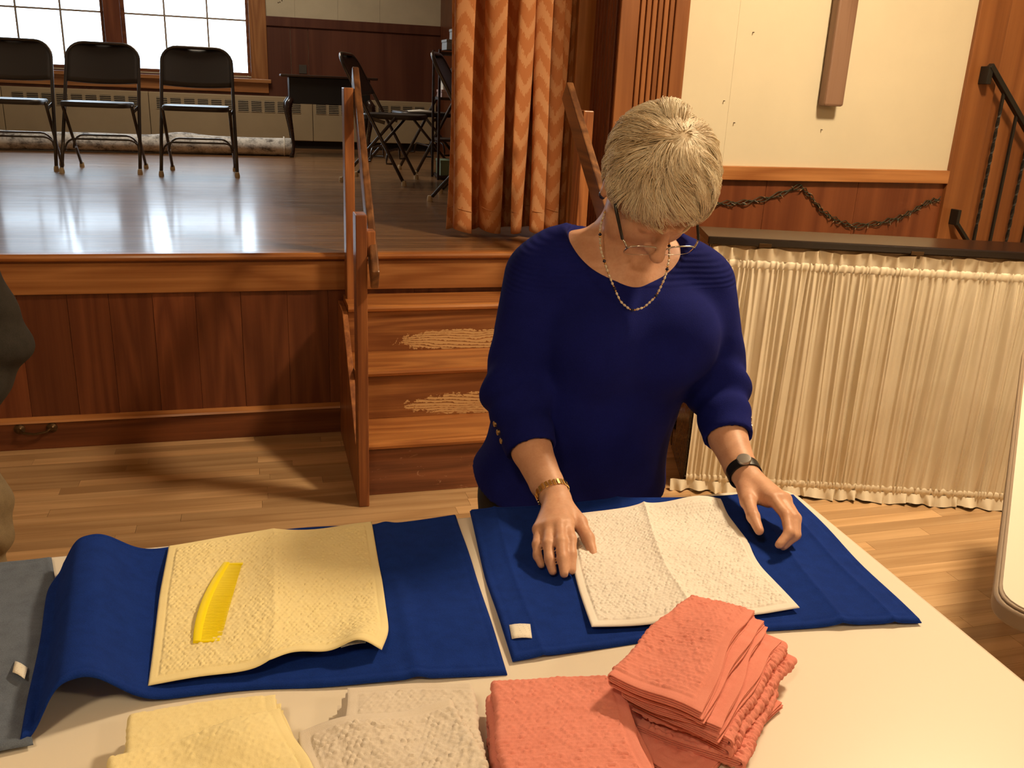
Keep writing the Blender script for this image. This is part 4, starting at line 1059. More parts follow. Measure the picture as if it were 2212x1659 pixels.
# folded washcloths: two nested U-shaped sheets, fold on -x, hems on +x
def folded(label, group, c, z0, rotz, w, l, mat, t=0.011, res=0.003, tuft=0.0013, warp=None, crump=0.0, seed=0, smooth_hem=0.012, fl=False, fan=0.0):
    root = thing('folded_washcloth', label, 'washcloth', (c[0], c[1], z0), 0, group)
    ts = t / 4 * 0.97
    r_ = np.random.default_rng(seed)
    phs = r_.uniform(0, 6.28, 8)
    cr_, sr_ = math.cos(rotz), math.sin(rotz)
    for layer, nm in ((0, 'outer_layer'), (1, 'inner_layer')):
        zb, zt = (ts / 2, t - ts / 2) if layer == 0 else (1.5 * ts, t - 1.5 * ts)
        rad_ = (zt - zb) / 2; xf = -w / 2 + (t / 2)
        xe_t = w / 2 - r_.uniform(0, 0.004); xe_b = w / 2 - r_.uniform(0, 0.004)
        L1 = xe_b - xf; La = PI * rad_; L2 = xe_t - xf; Lt = L1 + La + L2
        rs_ = res if layer == 0 else max(res, 0.004)
        ns = int(Lt / rs_) + 2; ny_ = int(l / rs_) + 2
        s_ = np.linspace(0, Lt, ns); yv = np.linspace(-l / 2, l / 2, ny_)
        a = np.clip((s_ - L1) / La, 0, 1) * PI
        xm = np.where(s_ < L1, xe_b - s_, np.where(s_ > L1 + La, xf + (s_ - L1 - La), xf - rad_ * np.sin(a)))
        zm = np.where(s_ < L1, zb, np.where(s_ > L1 + La, zt, (zb + zt) / 2 - rad_ * np.cos(a)))
        nxv = np.where(s_ < L1, 0, np.where(s_ > L1 + La, 0, -np.sin(a))); nzv = np.where(s_ < L1, -1, np.where(s_ > L1 + La, 1, -np.cos(a)))
        Sg, Yg = np.meshgrid(s_, yv)
        eh = np.minimum(np.minimum(Sg, Lt - Sg), Yg + l / 2)
        ef = np.minimum(np.minimum(Sg, Lt - Sg), np.minimum(Yg + l / 2, l / 2 - Yg))
        hm = sm(eh, smooth_hem, smooth_hem + .003)
        pop = popcorn(Sg, Yg + 5, amp=tuft, seed=seed) * hm if layer == 0 else np.zeros_like(Sg)
        pop = pop - 0.0006 * np.exp(-((eh - smooth_hem) / 0.0014) ** 2)
        thn = 0.5 * ts * (0.45 + 0.55 * np.sqrt(np.clip(1 - (1 - np.clip(ef / 0.003, 0, 1)) ** 2, 0, 1)))
        Xm = xm[None, :] + 0 * Yg; Zm = zm[None, :] + 0 * Yg
        def place(off):
            x = Xm + nxv[None, :] * off; z = Zm + nzv[None, :] * off; y = Yg.copy()
            wob = 0.0015 * np.sin(Yg * 60 + phs[0] + layer) + 0.002 * np.sin(Yg * 25 + phs[1])
            f_ = (y + l / 2) / l; y = y + fan * x * f_; x = x * (1 - fan * f_)
            x = x + wob; y = y + 0.002 * np.sin(x * 40 + phs[2])
            gx_, gy_ = c[0] + x * cr_ - y * sr_, c[1] + x * sr_ + y * cr_
            f = np.clip(z / t, 0, 1)
            if warp is not None: z = z + warp(gx_, gy_)
            if crump:
                cm = (np.sin(x * 55 + phs[3] + y * 20) + np.sin(y * 48 + phs[4] - x * 30) + 1.2 * np.sin((x + y) * 33 + phs[5]))
                z = z + f * crump * (cm * 0.33 + 0.8)
            lo = np.sin(x * 28 + phs[6]) * np.sin(y * 24 + phs[7]) * 0.0008 + 0.0008
            z = z + f * lo
            return np.stack([gx_ - c[0], gy_ - c[1], z], -1).reshape(-1, 3)
        A1, A2 = place(thn + pop), place(-thn)
        n_ = ns * ny_
        idx = np.r_[np.arange(ns), (np.arange(1, ny_) * ns + ns - 1), (ny_ - 1) * ns + np.arange(ns - 2, -1, -1), np.arange(ny_ - 2, 0, -1) * ns]; nx_ = np.roll(idx, -1)
        Q = np.vstack([grid_quads(ny_, ns), grid_quads(ny_, ns, n_, True), np.stack([idx + n_, nx_ + n_, nx_, idx], 1)])
        me_ = fast_mesh(nm, np.vstack([A1, A2]), Q)
        finish(nm, me_, mat, root, smooth=60.0)
    return root
R = math.radians
def ords(i, n_): return ['topmost', 'second from the top', 'third from the top', 'fourth from the top', 'fifth from the top', 'sixth from the top', 'seventh from the top', 'eighth from the top'][i] if i < n_ - 1 or n_ == 1 else 'bottom'
# coral stack, squarely piled
G = 'coral washcloths in the straight stack'
tt = 0.0112
for i in range(4):
    j = 3 - i
    folded('%s folded coral washcloth of the straight stack beside the beige ones' % ords(j, 4), G, (.297 + (-.004, -.006, .003, 0)[i], .7305 + (0, .004, -.002, 0)[i]), TZ + 0.0008 + i * (tt + 0.0016), R((-9, -10.5, -7.5, -9)[i]), .155, .225, M['coralcloth'], tt, 0.0019 if i == 3 else 0.0032, seed=20 + i, fl=True)
# twisted coral stack
G = 'coral washcloths in the twisted stack'
wp = lambda X, Y: 0.0
lays = [  # centre, rotation of local x, w, l
    ((.470, .790), R(-60), .130, .200), ((.512, .812), R(137), .125, .215), ((.516, .818), R(128), .122, .215), ((.510, .822), R(133), .120, .220),
    ((.502, .818), R(-50), .122, .222), ((.494, .822), R(-46), .120, .222), ((.486, .824), R(-49), .118, .224), ((.478, .826), R(-47.3), .116, .226)]
for i, (cc, rr, w_, l_) in enumerate(lays):
    dz = lambda X, Y, i=i, cc=cc: -0.016 * (i / 7) * sm(((X - cc[0]) * .735 + (Y - cc[1]) * .678), .03, .125) * (0.7 + 0.3 * np.sin(((X - cc[0]) - (Y - cc[1])) * 30)) * (0 if i < 4 else 1) + 0.006 * (i / 7) * np.sin((X - cc[0]) * 16 + (Y - cc[1]) * 9 + 0.6) + 0.003 * (i / 7) * np.sin(((X - cc[0]) - (Y - cc[1])) * 40) + 0.006 * (i / 7)
    folded('%s folded coral washcloth of the twisted stack' % ords(7 - i, 8), G, cc, TZ + 0.0008 + i * (tt - 0.0006), rr, w_, l_, M['coralcloth'], tt - 0.0012, 0.0019 if i in (1, 2, 3, 7) else 0.0030, seed=40 + i, warp=dz, tuft=0.0020 if i in (1, 2, 3) else 0.0013, fan=(0, 0, 0, 0, .12, .18, .26, .32)[i])
# beige
G = 'beige washcloths in the stack'
for i in range(3):
    j = 3 - i
    folded('%s folded beige washcloth of the stack in the foreground' % ords(j, 4), G, (.128 + (-.006, -.003, .002)[i], .771 + (.003, -.002, 0)[i]), TZ + 0.0008 + i * (tt + 0.0016), R(171 + (1.5, -1, 0)[i]), .150, .225, M['beigecloth'], tt, 0.0019 if i == 2 else 0.0032, seed=60 + i)
folded('crumpled beige washcloth lying crooked on top of the beige stack', G, (.112, .712), TZ + 0.0008 + 3 * (tt + 0.0016), R(185), .172, .205, M['beigecloth'], tt + 0.002, 0.0018, seed=65, crump=0.0070, tuft=0.0018)
# yellow
G = 'yellow washcloths in the stack'
for i in range(3):
    j = 3 - i
    folded('%s folded yellow washcloth of the stack in the foreground' % ords(j, 4), G, (-.083 + (-.004, .003, 0)[i], .788 + (.002, -.003, 0)[i]), TZ + 0.0008 + i * (tt + 0.0016), R(0 + (2, -1, 0.5)[i]), .158, .220, M['yellowcloth'], tt, 0.0021 if i == 2 else 0.0034, seed=70 + i, tuft=0.0007)
folded('crumpled yellow washcloth lying crooked on top of the yellow stack', G, (-.060, .727), TZ + 0.0030 + 3 * (tt + 0.0016), R(15), .178, .195, M['yellowcloth'], tt + 0.002, 0.0020, seed=75, crump=0.0075, tuft=0.0011)
# ------------------------------------------------------------------ people: smooth-blended solids turned into one continuous surface
class SDF:
    def __init__(s, lo, hi, h):
        s.lo = np.array(lo, np.float32); s.h = h
        s.n = (np.ceil((np.array(hi) - np.array(lo)) / h).astype(int) + 1)
        s.D = np.full(s.n, 1.0, np.float32)
    def _sub(s, a, b, pad):
        i0 = np.clip(np.floor((np.minimum(a, b) - pad - s.lo) / s.h).astype(int), 0, s.n - 1)
        i1 = np.clip(np.ceil((np.maximum(a, b) + pad - s.lo) / s.h).astype(int) + 1, 1, s.n)
        sl = tuple(slice(p, q) for p, q in zip(i0, i1))
        ax = [s.lo[k] + s.h * np.arange(i0[k], i1[k], dtype=np.float32) for k in range(3)]
        return sl, ax[0][:, None, None], ax[1][None, :, None], ax[2][None, None, :]
    def _mix(s, sl, d, k, op):
        D = s.D[sl]
        if op == 'sub': d = -d
        if op == 'u':
            if k > 0:
                h = np.clip(.5 + .5 * (D - d) / k, 0, 1); s.D[sl] = D * (1 - h) + d * h - k * h * (1 - h)
            else: s.D[sl] = np.minimum(D, d)
        else:
            if k > 0:
                h = np.clip(.5 - .5 * (D - d) / k, 0, 1); s.D[sl] = D * (1 - h) + d * h + k * h * (1 - h)
            else: s.D[sl] = np.maximum(D, d)
    def cone(s, a, b, ra, rb, k=0.01, op='u'):
        a = np.array(a, float); b = np.array(b, float); m = max(ra, rb)
        sl, X, Y, Z = s._sub(a, b, m + k + 3 * s.h + 0.004)
        ba = b - a; L2 = float(ba @ ba) + 1e-12
        px, py, pz = X - a[0], Y - a[1], Z - a[2]
        t = np.clip((px * ba[0] + py * ba[1] + pz * ba[2]) / L2, 0, 1)
        d = np.sqrt((px - t * ba[0]) ** 2 + (py - t * ba[1]) ** 2 + (pz - t * ba[2]) ** 2) - (ra + (rb - ra) * t)
        s._mix(sl, d, k, op)
    def chain(s, pts, rad, k=0.01, op='u'):
        for i in range(len(pts) - 1): s.cone(pts[i], pts[i + 1], rad[i], rad[i + 1], k if i == 0 else min(k, 0.006), op)
    def ell(s, c, r, R=None, k=0.01, op='u'):
        c = np.array(c, float); r = np.array(r, float); m = r.max()
        sl, X, Y, Z = s._sub(c, c, m + k + 3 * s.h + 0.004)
        p = [X - c[0], Y - c[1], Z - c[2]]
        if R is None: q = p
        else: q = [R[i][0] * p[0] + R[i][1] * p[1] + R[i][2] * p[2] for i in range(3)]
        k0 = np.sqrt((q[0] / r[0]) ** 2 + (q[1] / r[1]) ** 2 + (q[2] / r[2]) ** 2)
        k1 = np.sqrt((q[0] / r[0] ** 2) ** 2 + (q[1] / r[1] ** 2) ** 2 + (q[2] / r[2] ** 2) ** 2) + 1e-9
        s._mix(sl, k0 * (k0 - 1) / k1, k, op)
    def trunk(s, table, k=0.01, op='u', e=2.3, fold=None):
        """rows of (z, cx, cy, rx, ry)"""
        T = np.array(table, float); z0, z1 = T[0, 0], T[-1, 0]; m = T[:, 3:5].max() + 0.03
        a = np.array([T[:, 1].min() - m, T[:, 2].min() - m, z0]); b = np.array([T[:, 1].max() + m, T[:, 2].max() + m, z1])
        sl, X, Y, Z = s._sub(a, b, 0.02)
        f = lambda i: np.interp(Z.ravel(), T[:, 0], T[:, i]).reshape(Z.shape)
        # smooth the profile
        def sf(i):
            zz = Z.ravel(); w = 0.02
            return ((np.interp(zz - w, T[:, 0], T[:, i]) + 2 * np.interp(zz, T[:, 0], T[:, i]) + np.interp(zz + w, T[:, 0], T[:, i])) / 4).reshape(Z.shape)
        cx, cy, rx, ry = sf(1), sf(2), sf(3), sf(4)
        u, v = np.abs(X - cx) / rx, np.abs(Y - cy) / ry
        d = ((u ** e + v ** e) ** (1 / e) - 1) * np.minimum(rx, ry)
        d = np.maximum(d, np.maximum(z0 - Z, Z - z1))
        if fold is not None: d = d + fold(X, Y, Z)
        s._mix(sl, d, k, op)
    def cut(s, p, n, a, b, pad=0.0, k=0.0):
        """remove the half space on the +n side of p inside the box a..b"""
        p = np.array(p, float); n = np.array(n, float); n /= np.linalg.norm(n)
        sl, X, Y, Z = s._sub(np.array(a, float), np.array(b, float), pad)
        d = (X - p[0]) * n[0] + (Y - p[1]) * n[1] + (Z - p[2]) * n[2]
        s._mix(sl, -d, k, 'sub')
    def disp(s, fn, a, b):
        sl, X, Y, Z = s._sub(np.array(a, float), np.array(b, float), 0)
        s.D[sl] = s.D[sl] + fn(X, Y, Z)
    def mesh(s, name, org, relax=1):
        D = s.D; D[0], D[-1] = 1, 1; D[:, 0], D[:, -1] = 1, 1; D[:, :, 0], D[:, :, -1] = 1, 1
        I = D < 0
        c = np.zeros(np.array(D.shape) - 1, np.uint8)
        for dx in (0, 1):
            for dy in (0, 1):
                for dz in (0, 1):
                    c += I[dx:I.shape[0] - 1 + dx, dy:I.shape[1] - 1 + dy, dz:I.shape[2] - 1 + dz]
        act = np.argwhere((c > 0) & (c < 8))
        acc = np.zeros((len(act), 3)); cnt = np.zeros(len(act))
        cor = [(x, y, z) for x in (0, 1) for y in (0, 1) for z in (0, 1)]
        val = {q: D[act[:, 0] + q[0], act[:, 1] + q[1], act[:, 2] + q[2]].astype(float) for q in cor}
        for q in cor:
            for k in range(3):
                if q[k] == 0:
                    q2 = list(q); q2[k] = 1; q2 = tuple(q2)
                    a, b = val[q], val[q2]; m = (a < 0) != (b < 0)
                    t = np.where(m, a / np.where(m, a - b, 1), 0)
                    P_ = np.array(q, float)[None, :] + np.eye(3)[k][None, :] * t[:, None]
                    acc[m] += P_[m]; cnt[m] += 1
        V = (act + acc / cnt[:, None]) * s.h + s.lo
        idx = np.full(c.shape, -1, np.int32); idx[act[:, 0], act[:, 1], act[:, 2]] = np.arange(len(act))
        quads = []
        for k in range(3):
            sl0 = [slice(None)] * 3; sl1 = [slice(None)] * 3; sl0[k] = slice(0, -1); sl1[k] = slice(1, None)
            A, B = I[tuple(sl0)], I[tuple(sl1)]
            e = np.argwhere(A != B); i, j = [(1, 2), (2, 0), (0, 1)][k]
            e = e[(e[:, i] > 0) & (e[:, j] > 0) & (e[:, i] < c.shape[i]) & (e[:, j] < c.shape[j])]
            def g(di, dj):
                q = e.copy(); q[:, i] -= di; q[:, j] -= dj; return idx[q[:, 0], q[:, 1], q[:, 2]]
            Q = np.stack([g(1, 1), g(0, 1), g(0, 0), g(1, 0)], 1)
            flip = B[e[:, 0], e[:, 1], e[:, 2]]
            Q[flip] = Q[flip][:, ::-1]
            quads.append(Q)
        Q = np.vstack(quads); Q = Q[(Q >= 0).all(1)]
        for _ in range(relax):
            S_ = np.zeros_like(V); n_ = np.zeros(len(V))
            for a in range(4):
                for b in ((a + 1) % 4, (a + 3) % 4):
                    np.add.at(S_, Q[:, a], V[Q[:, b]]); np.add.at(n_, Q[:, a], 1)
            V = 0.5 * V + 0.5 * S_ / np.maximum(n_, 1)[:, None]
        return fast_mesh(name, V - org, Q)
def sdf_obj(s, name, mat, parent, relax=1, label=None):
    org = ORG[parent.name]
    me_ = s.mesh(name, org, relax)
    return finish(name, me_, mat, parent, smooth=True, label=label, org=org)

def skin_mat(name, c, c2):
    N = NT(name, 0.48, 0.35)
    p = N.pos()
    v = N.noise(p, 38, 4, 0.6); v2 = N.noise(p, 260, 3, 0.6)
    N.col(N.ramp(N.math('ADD', N.math('MULTIPLY', v, 0.7), N.math('MULTIPLY', v2, 0.3)), [(0.35, c2), (0.65, c)]))
    N.bump(v2, 0.12, 0.0012)
    N.b.inputs['Subsurface Weight'].default_value = 0.12
    N.b.inputs['Subsurface Radius'].default_value = (0.012, 0.005, 0.003)
    N.b.inputs['Subsurface Scale'].default_value = 0.6
    return N.m
M['skin'] = skin_mat('fair_skin', (0.68, 0.40, 0.27), (0.58, 0.31, 0.20))
M['lip'] = skin_mat('lip_skin', (0.42, 0.16, 0.13), (0.36, 0.13, 0.11))
M['nail'] = plain('finger_nail', (0.70, 0.42, 0.33), 0.3)

def knit_mat(name, c, c2):
    N = NT(name, 0.9, 0.12)
    p = N.pos(); x = N.n('SeparateXYZ', {0: p})
    f = N.noise(p, 420, 3, 0.6); b = N.noise(p, 14, 3)
    N.col(N.ramp(N.math('ADD', N.math('MULTIPLY', f, 0.5), N.math('MULTIPLY', b, 0.5)), [(0.35, c2), (0.65, c)]))
    zr = N.math('ADD', x.outputs[2], N.math('MULTIPLY', x.outputs[1], -0.18))
    rib = N.math('SINE', N.math('MULTIPLY', zr, 2 * PI / 0.0085))
    yoke = N.math('GREATER_THAN', N.math('ADD', x.outputs[2], N.math('MULTIPLY', N.math('SUBTRACT', x.outputs[1], 1.45), 0.30)), 1.118)
    stitch = N.noise(N.mapped(p, (1, 1, 1)), 700, 2)
    h = N.math('ADD', N.math('MULTIPLY', N.math('MULTIPLY', rib, yoke), 0.55), N.math('MULTIPLY', stitch, 0.7))
    N.bump(h, 0.6, 0.0014)
    N.b.inputs['Sheen Weight'].default_value = 0.03; N.b.inputs['Sheen Roughness'].default_value = 0.4; N.b.inputs['Sheen Tint'].default_value = (*c, 1)
    return N.m
M['sweater'] = knit_mat('royal_blue_knit', (0.0080, 0.0130, 0.165), (0.005, 0.0085, 0.110))
M['trousers'] = plain('black_trousers', (0.008, 0.008, 0.010), 0.85)
M['shoe'] = plain('black_shoe_leather', (0.02, 0.018, 0.017), 0.4)

# ---- the woman bending over the table
wom = thing('person', 'person with short silver-blond hair in royal blue sweater smoothing a washcloth', 'person', (0.61, 1.62, 0))
HC = np.array([0.670, 1.462, 1.303]); HP, HY, HR = math.radians(54), math.radians(4), math.radians(-3)
fw = np.array([math.sin(HY) * math.cos(HP), -math.cos(HY) * math.cos(HP), -math.sin(HP)])
lf = np.array([math.cos(HY), math.sin(HY), 0.0])          # towards her left
up = np.cross(lf, fw) * 1.0
if up[2] < 0: up = -up
lf2 = lf * math.cos(HR) + up * math.sin(HR); up = up * math.cos(HR) - lf * math.sin(HR); lf = lf2
HM = np.array([lf, fw, up])                                # world -> head rows
def hw(x, y, z): return HC + lf * x + fw * y + up * z
def helld(s, c, r, k=0.008, op='u'): s.ell(hw(*c), r, HM, k, op)

SR, ER, CR, WR = (.497, 1.555, 1.120), (.441, 1.500, .915), (.449, 1.405, .840), (.462, 1.295, .795)
SL, EL, CL_, WL = (.812, 1.535, 1.105), (.856, 1.500, .912), (.832, 1.395, .842), (.818, 1.288, .808)
TR = [(.62, .598, 1.60, .178, .108), (.76, .600, 1.592, .182, .112), (.86, .613, 1.578, .165, .110), (.95, .637, 1.562, .160, .112), (1.05, .655, 1.550, .165, .113), (1.12, .660, 1.553, .168, .090), (1.165, .657, 1.562, .135, .060), (1.195, .655, 1.57, .085, .045)]
B = SDF((.34, 1.07, .60), (.96, 1.75, 1.46), 0.003)
B.trunk(TR, 0.0)
B.cone((.655, 1.568, 1.172), (.545, 1.562, 1.140), .052, .050, .03); B.cone((.655, 1.568, 1.172), (.765, 1.548, 1.120), .052, .050, .03)
# neck and head
B.cone((.657, 1.562, 1.165), hw(0, -.030, -.035), .056, .053, .03)
B.cone((.645, 1.500, 1.135), hw(0, .020, -.075), .040, .036, .03)
helld(B, (0, -.008, .014), (.073, .093, .083), .012)
helld(B, (0, .036, -.040), (.059, .058, .066), .02)
helld(B, (0, .062, -.092), (.025, .024, .022), .02)
for sx in (-1, 1):
    helld(B, (sx * .034, .066, -.040), (.024, .020, .024), .018)
    helld(B, (sx * .048, .030, -.078), (.018, .032, .022), .02)
    helld(B, (sx * .031, .097, -.013), (.017, .014, .011), .012, 'sub')
    helld(B, (sx * .031, .076, -.014), (.0145, .0125, .0115), .004)
    B.cone(hw(sx * .014, .094, .010), hw(sx * .046, .078, .010), .008, .006, .012)
    helld(B, (sx * .0125, .099, -.050), (.0085, .010, .008), .005)
    helld(B, (sx * .077, -.012, -.022), (.009, .017, .029), .008)
    helld(B, (sx * .080, -.005, -.046), (.007, .009, .011), .006)
B.cone(hw(0, .088, .000), hw(0, .113, -.046), .0085, .0125, .010)
helld(B, (0, .117, -.049), (.013, .012, .011), .006)
helld(B, (0, .088, -.071), (.022, .010, .0045), .005); helld(B, (0, .086, -.080), (.019, .010, .005), .005)
helld(B, (0, .100, -.0755), (.020, .004, .0012), .003, 'sub')
# arms
B.chain([SR, ER], [.046, .040], .02); B.chain([ER, CR, (.457, 1.335, .806), WR], [.039, .036, .029, .0255], .012)
B.chain([SL, EL], [.046, .040], .02); B.chain([EL, CL_, (.822, 1.325, .815), WL], [.039, .036, .029, .0255], .012)
def hand(wrist, mcps, fingers, thumb, thenar):
    w = np.array(wrist)
    for m_ in mcps: B.cone(w + (np.array(m_) - w) * .12, m_, .0170, .0112, .010)
    for a, b in zip(mcps[:-1], mcps[1:]): B.cone(a, b, .0105, .0105, .006)
    for ch_ in fingers: B.chain(ch_[0], ch_[1], .0042)
    B.cone(w + (np.array(thumb[0][0]) - w) * .3, thumb[0][1], .0165, .0125, .012)
    B.chain(thumb[0], thumb[1], .006)
    B.cone(thenar[0], thenar[1], .0125, .0105, .010)
hand(WR, [(.451, 1.205, .794), (.436, 1.200, .797), (.421, 1.205, .793), (.408, 1.214, .785)],
     [([(.451, 1.205, .794), (.445, 1.168, .788), (.438, 1.142, .776), (.432, 1.122, .761)], [.0100, .0090, .0082, .0070]),
      ([(.436, 1.200, .797), (.426, 1.160, .790), (.420, 1.132, .777), (.417, 1.113, .762)], [.0102, .0092, .0083, .0070]),
      ([(.421, 1.205, .793), (.408, 1.168, .784), (.403, 1.143, .771), (.404, 1.128, .759)], [.0098, .0088, .0080, .0068]),
      ([(.408, 1.214, .785), (.395, 1.183, .776), (.391, 1.166, .766), (.394, 1.153, .757)], [.0090, .0078, .0070, .0062])],
     ([(.470, 1.268, .790), (.480, 1.228, .783), (.483, 1.192, .773), (.482, 1.163, .761)], [.0150, .0120, .0102, .0075]), ((.466, 1.250, .786), (.452, 1.212, .785)))
hand(WL, [(.812, 1.196, .812), (.828, 1.198, .810), (.843, 1.207, .803), (.854, 1.220, .794)],
     [([(.812, 1.196, .812), (.812, 1.152, .803), (.800, 1.120, .789), (.778, 1.110, .775)], [.0102, .0092, .0084, .0072]),
      ([(.828, 1.198, .810), (.828, 1.154, .797), (.813, 1.124, .780), (.790, 1.116, .768)], [.0102, .0092, .0084, .0072]),
      ([(.843, 1.207, .803), (.842, 1.166, .788), (.828, 1.140, .772), (.808, 1.132, .764)], [.0098, .0088, .0080, .0068]),
      ([(.854, 1.220, .794), (.852, 1.186, .778), (.841, 1.165, .766), (.825, 1.156, .761)], [.0090, .0078, .0070, .0062])],
     ([(.798, 1.262, .803), (.781, 1.220, .799), (.768, 1.178, .792), (.762, 1.146, .783)], [.0150, .0122, .0104, .0078]), ((.800, 1.245, .800), (.810, 1.205, .803)))
body = sdf_obj(B, 'body', M['skin'], wom, 1)
del B

# sweater: torso and three-quarter sleeves with soft folds
Wt = SDF((.33, 1.36, .62), (.97, 1.80, 1.25), 0.0038)
def tfold(X, Y, Z):
    return 0.0055 * np.sin(22 * (Z + 0.9 * (X - .6)) + 4 * Y) * np.clip((1.02 - Z) / .2, 0, 1) + 0.002 * np.sin(60 * (X - .6) + 30 * (Z - .8)) * np.clip((.98 - Z) / .25, 0, 1)
TS = [(.63, .596, 1.595, .206, .134), (.72, .598, 1.592, .203, .133), (.80, .604, 1.584, .194, .132), (.88, .618, 1.572, .180, .129), (.96, .638, 1.558, .174, .131), (1.04, .655, 1.548, .178, .132), (1.10, .660, 1.551, .184, .112), (1.15, .658, 1.562, .168, .080), (1.185, .656, 1.568, .130, .058), (1.215, .655, 1.570, .07, .04)]
Wt.trunk(TS, 0.0, fold=tfold)
for sx in (-1, 1): Wt.ell((.657 + sx * .080, 1.462, 1.015), (.082, .062, .080), None, .05)
Wt.cone((.655, 1.568, 1.168), (.535, 1.562, 1.148), .066, .066, .03); Wt.cone((.655, 1.568, 1.168), (.775, 1.548, 1.128), .066, .066, .03)
Wt.cone(SR, ER, .068, .059, .024); Wt.cone(SL, EL, .068, .059, .024)
def ext(a, b, q): return tuple(np.array(a) + (np.array(b) - np.array(a)) * q)
Wt.cone(ER, ext(ER, CR, 1.12), .058, .045, .018); Wt.cone(EL, ext(EL, CL_, 1.12), .058, .045, .018)
def wrinkle(E_, A_, amp, f, ph):
    E_ = np.array(E_); A_ = np.array(A_); d = (A_ - E_) / np.linalg.norm(A_ - E_)
    return lambda X, Y, Z: amp * np.sin(f * ((X - E_[0]) * d[0] + (Y - E_[1]) * d[1] + (Z - E_[2]) * d[2]) + ph + 14 * (X - E_[0]) + 10 * (Z - E_[2])) * np.exp(-(((X - E_[0]) ** 2 + (Y - E_[1]) ** 2 + (Z - E_[2]) ** 2) / .0060))
Wt.disp(wrinkle(ER, CR, .0075, 115, 0.4), (.36, 1.38, .80), (.53, 1.60, 1.02)); Wt.disp(wrinkle(EL, CL_, .0085, 120, 1.6), (.76, 1.38, .80), (.95, 1.60, 1.02))
for E_, C_, r0 in ((ER, CR, .0405), (EL, CL_, .0405)):
    n_ = np.array(C_) - np.array(E_); n_ /= np.linalg.norm(n_); c = np.array(C_)
    Wt.cut(c, n_, c - .075, c + .075); Wt.cone(c - n_ * .03, c + n_ * .04, r0 - .003, r0 - .001, 0.0, 'sub')
Wt.cut((.60, 1.462, .664), (0, .42, -1), (.36, 1.42, .60), (.84, 1.78, .76)); 
Wt.ell((.652, 1.500, 1.242), (.128, .128, .120), None, .006, 'sub'); Wt.ell((.655, 1.575, 1.235), (.105, .065, .055), None, .006, 'sub')
swe = sdf_obj(Wt, 'sweater', M['sweater'], wom, 2, 'royal blue knit sweater with ribbed yoke')
del Wt
# trousers and shoes
P_ = SDF((.36, 1.44, 0.0), (.84, 1.84, .82), 0.006)
P_.trunk([(.50, .598, 1.615, .17, .115), (.66, .598, 1.61, .185, .125), (.80, .600, 1.60, .175, .118)], 0)
for sx in (-1, 1):
    P_.chain([(.600 + sx * .088, 1.615, .64), (.603 + sx * .092, 1.600, .36), (.605 + sx * .095, 1.635, .055)], [.092, .066, .056], .03)
    P_.cut((.6, 1.6, .045), (0, 0, -1), (.37, 1.45, 0), (.83, 1.83, .06))
sdf_obj(P_, 'trousers', M['trousers'], wom, 2)
for sx in (-1, 1):
    Q_ = SDF((.605 + sx * .097 - .07, 1.44, -.01), (.605 + sx * .097 + .07, 1.72, .12), 0.004)
    Q_.cone((.605 + sx * .097, 1.655, .040), (.605 + sx * .100, 1.510, .026), .038, .034, 0); Q_.cone((.605 + sx * .097, 1.64, .075), (.605 + sx * .097, 1.635, .05), .036, .036, .02)
    Q_.cut((.6, 1.6, 0.001), (0, 0, -1), (.3, 1.4, -.02), (.9, 1.9, .02))
    sdf_obj(Q_, 'shoe', M['shoe'], wom, 1)

# hair: a base volume and loose strands that run out from the crown
def hair_mat(name, root_c, tip_c):
    N = NT(name, 0.42, 0.35)
    hi = N.n('Attribute', attribute_name='tone')
    v = N.noise(N.pos(), 55, 3, 0.6)
    f = N.math('ADD', N.math('MULTIPLY', hi.outputs['Fac'], 0.85), N.math('MULTIPLY', v, 0.25))
    N.col(N.ramp(f, [(0.2, root_c), (0.55, tuple(.5 * (a + b) for a, b in zip(root_c, tip_c))), (0.85, tip_c)]))
    return N.m
M['hair'] = hair_mat('silver_blond_hair', (0.60, 0.46, 0.29), (1.0, 0.95, 0.80))
M['hair_base'] = plain('silver_blond_scalp', (0.66, 0.54, 0.37), 0.7)
EC, ER_ = np.array([0, -.014, .022]), np.array([.080, .106, .091])
Hh = SDF(HC - .17, HC + .17, 0.0035)
helld(Hh, tuple(EC), tuple(ER_ * .985), 0)
helld(Hh, (0, -.055, -.035), (.066, .058, .058), .03)
# open the face: everything in front of a slanting plane below the hairline
pf = hw(0, .052, .030); nf = fw * 0.75 - up * 0.66
Hh.cut(pf, nf, HC - .17, HC + .17, 0, .012)
for sx in (-1, 1):
    helld(Hh, (sx * .085, .035, -.052), (.030, .040, .042), .012, 'sub')
helld(Hh, (0, -.04, -.115), (.10, .10, .045), .02, 'sub')
hair = sdf_obj(Hh, 'hair', M['hair_base'], wom, 1, 'short silver-blond hair')
WHL = np.array([-.002, -.024, .100])
def on_ell(p): q = (p - EC) / ER_; return EC + ER_ * q / np.linalg.norm(q, axis=-1, keepdims=True)
hrng = np.random.default_rng(5)
n_s = 15000
q = hrng.normal(size=(n_s * 3, 3)); q /= np.linalg.norm(q, axis=1, keepdims=True)
root = EC + ER_ * q
y_, z_, x_ = root[:, 1], root[:, 2], np.abs(root[:, 0])
ok = (0.75 * (y_ - .044) - .66 * (z_ - .040) < 0) & (z_ > -.075) & ~((z_ < -.02) & (y_ > .015)) & ~((z_ < -.045) & (y_ > -.02))
wl = on_ell(WHL[None])[0]
ok &= ((root - wl) ** 2).sum(1) > .007 ** 2
root = root[ok][:n_s]; n_s = len(root)
clump = hrng.normal(size=(600, 3)); clump = on_ell(EC + clump)
d2 = ((root[:, None, :] - clump[None]) ** 2).sum(-1); cid = d2.argmin(1)
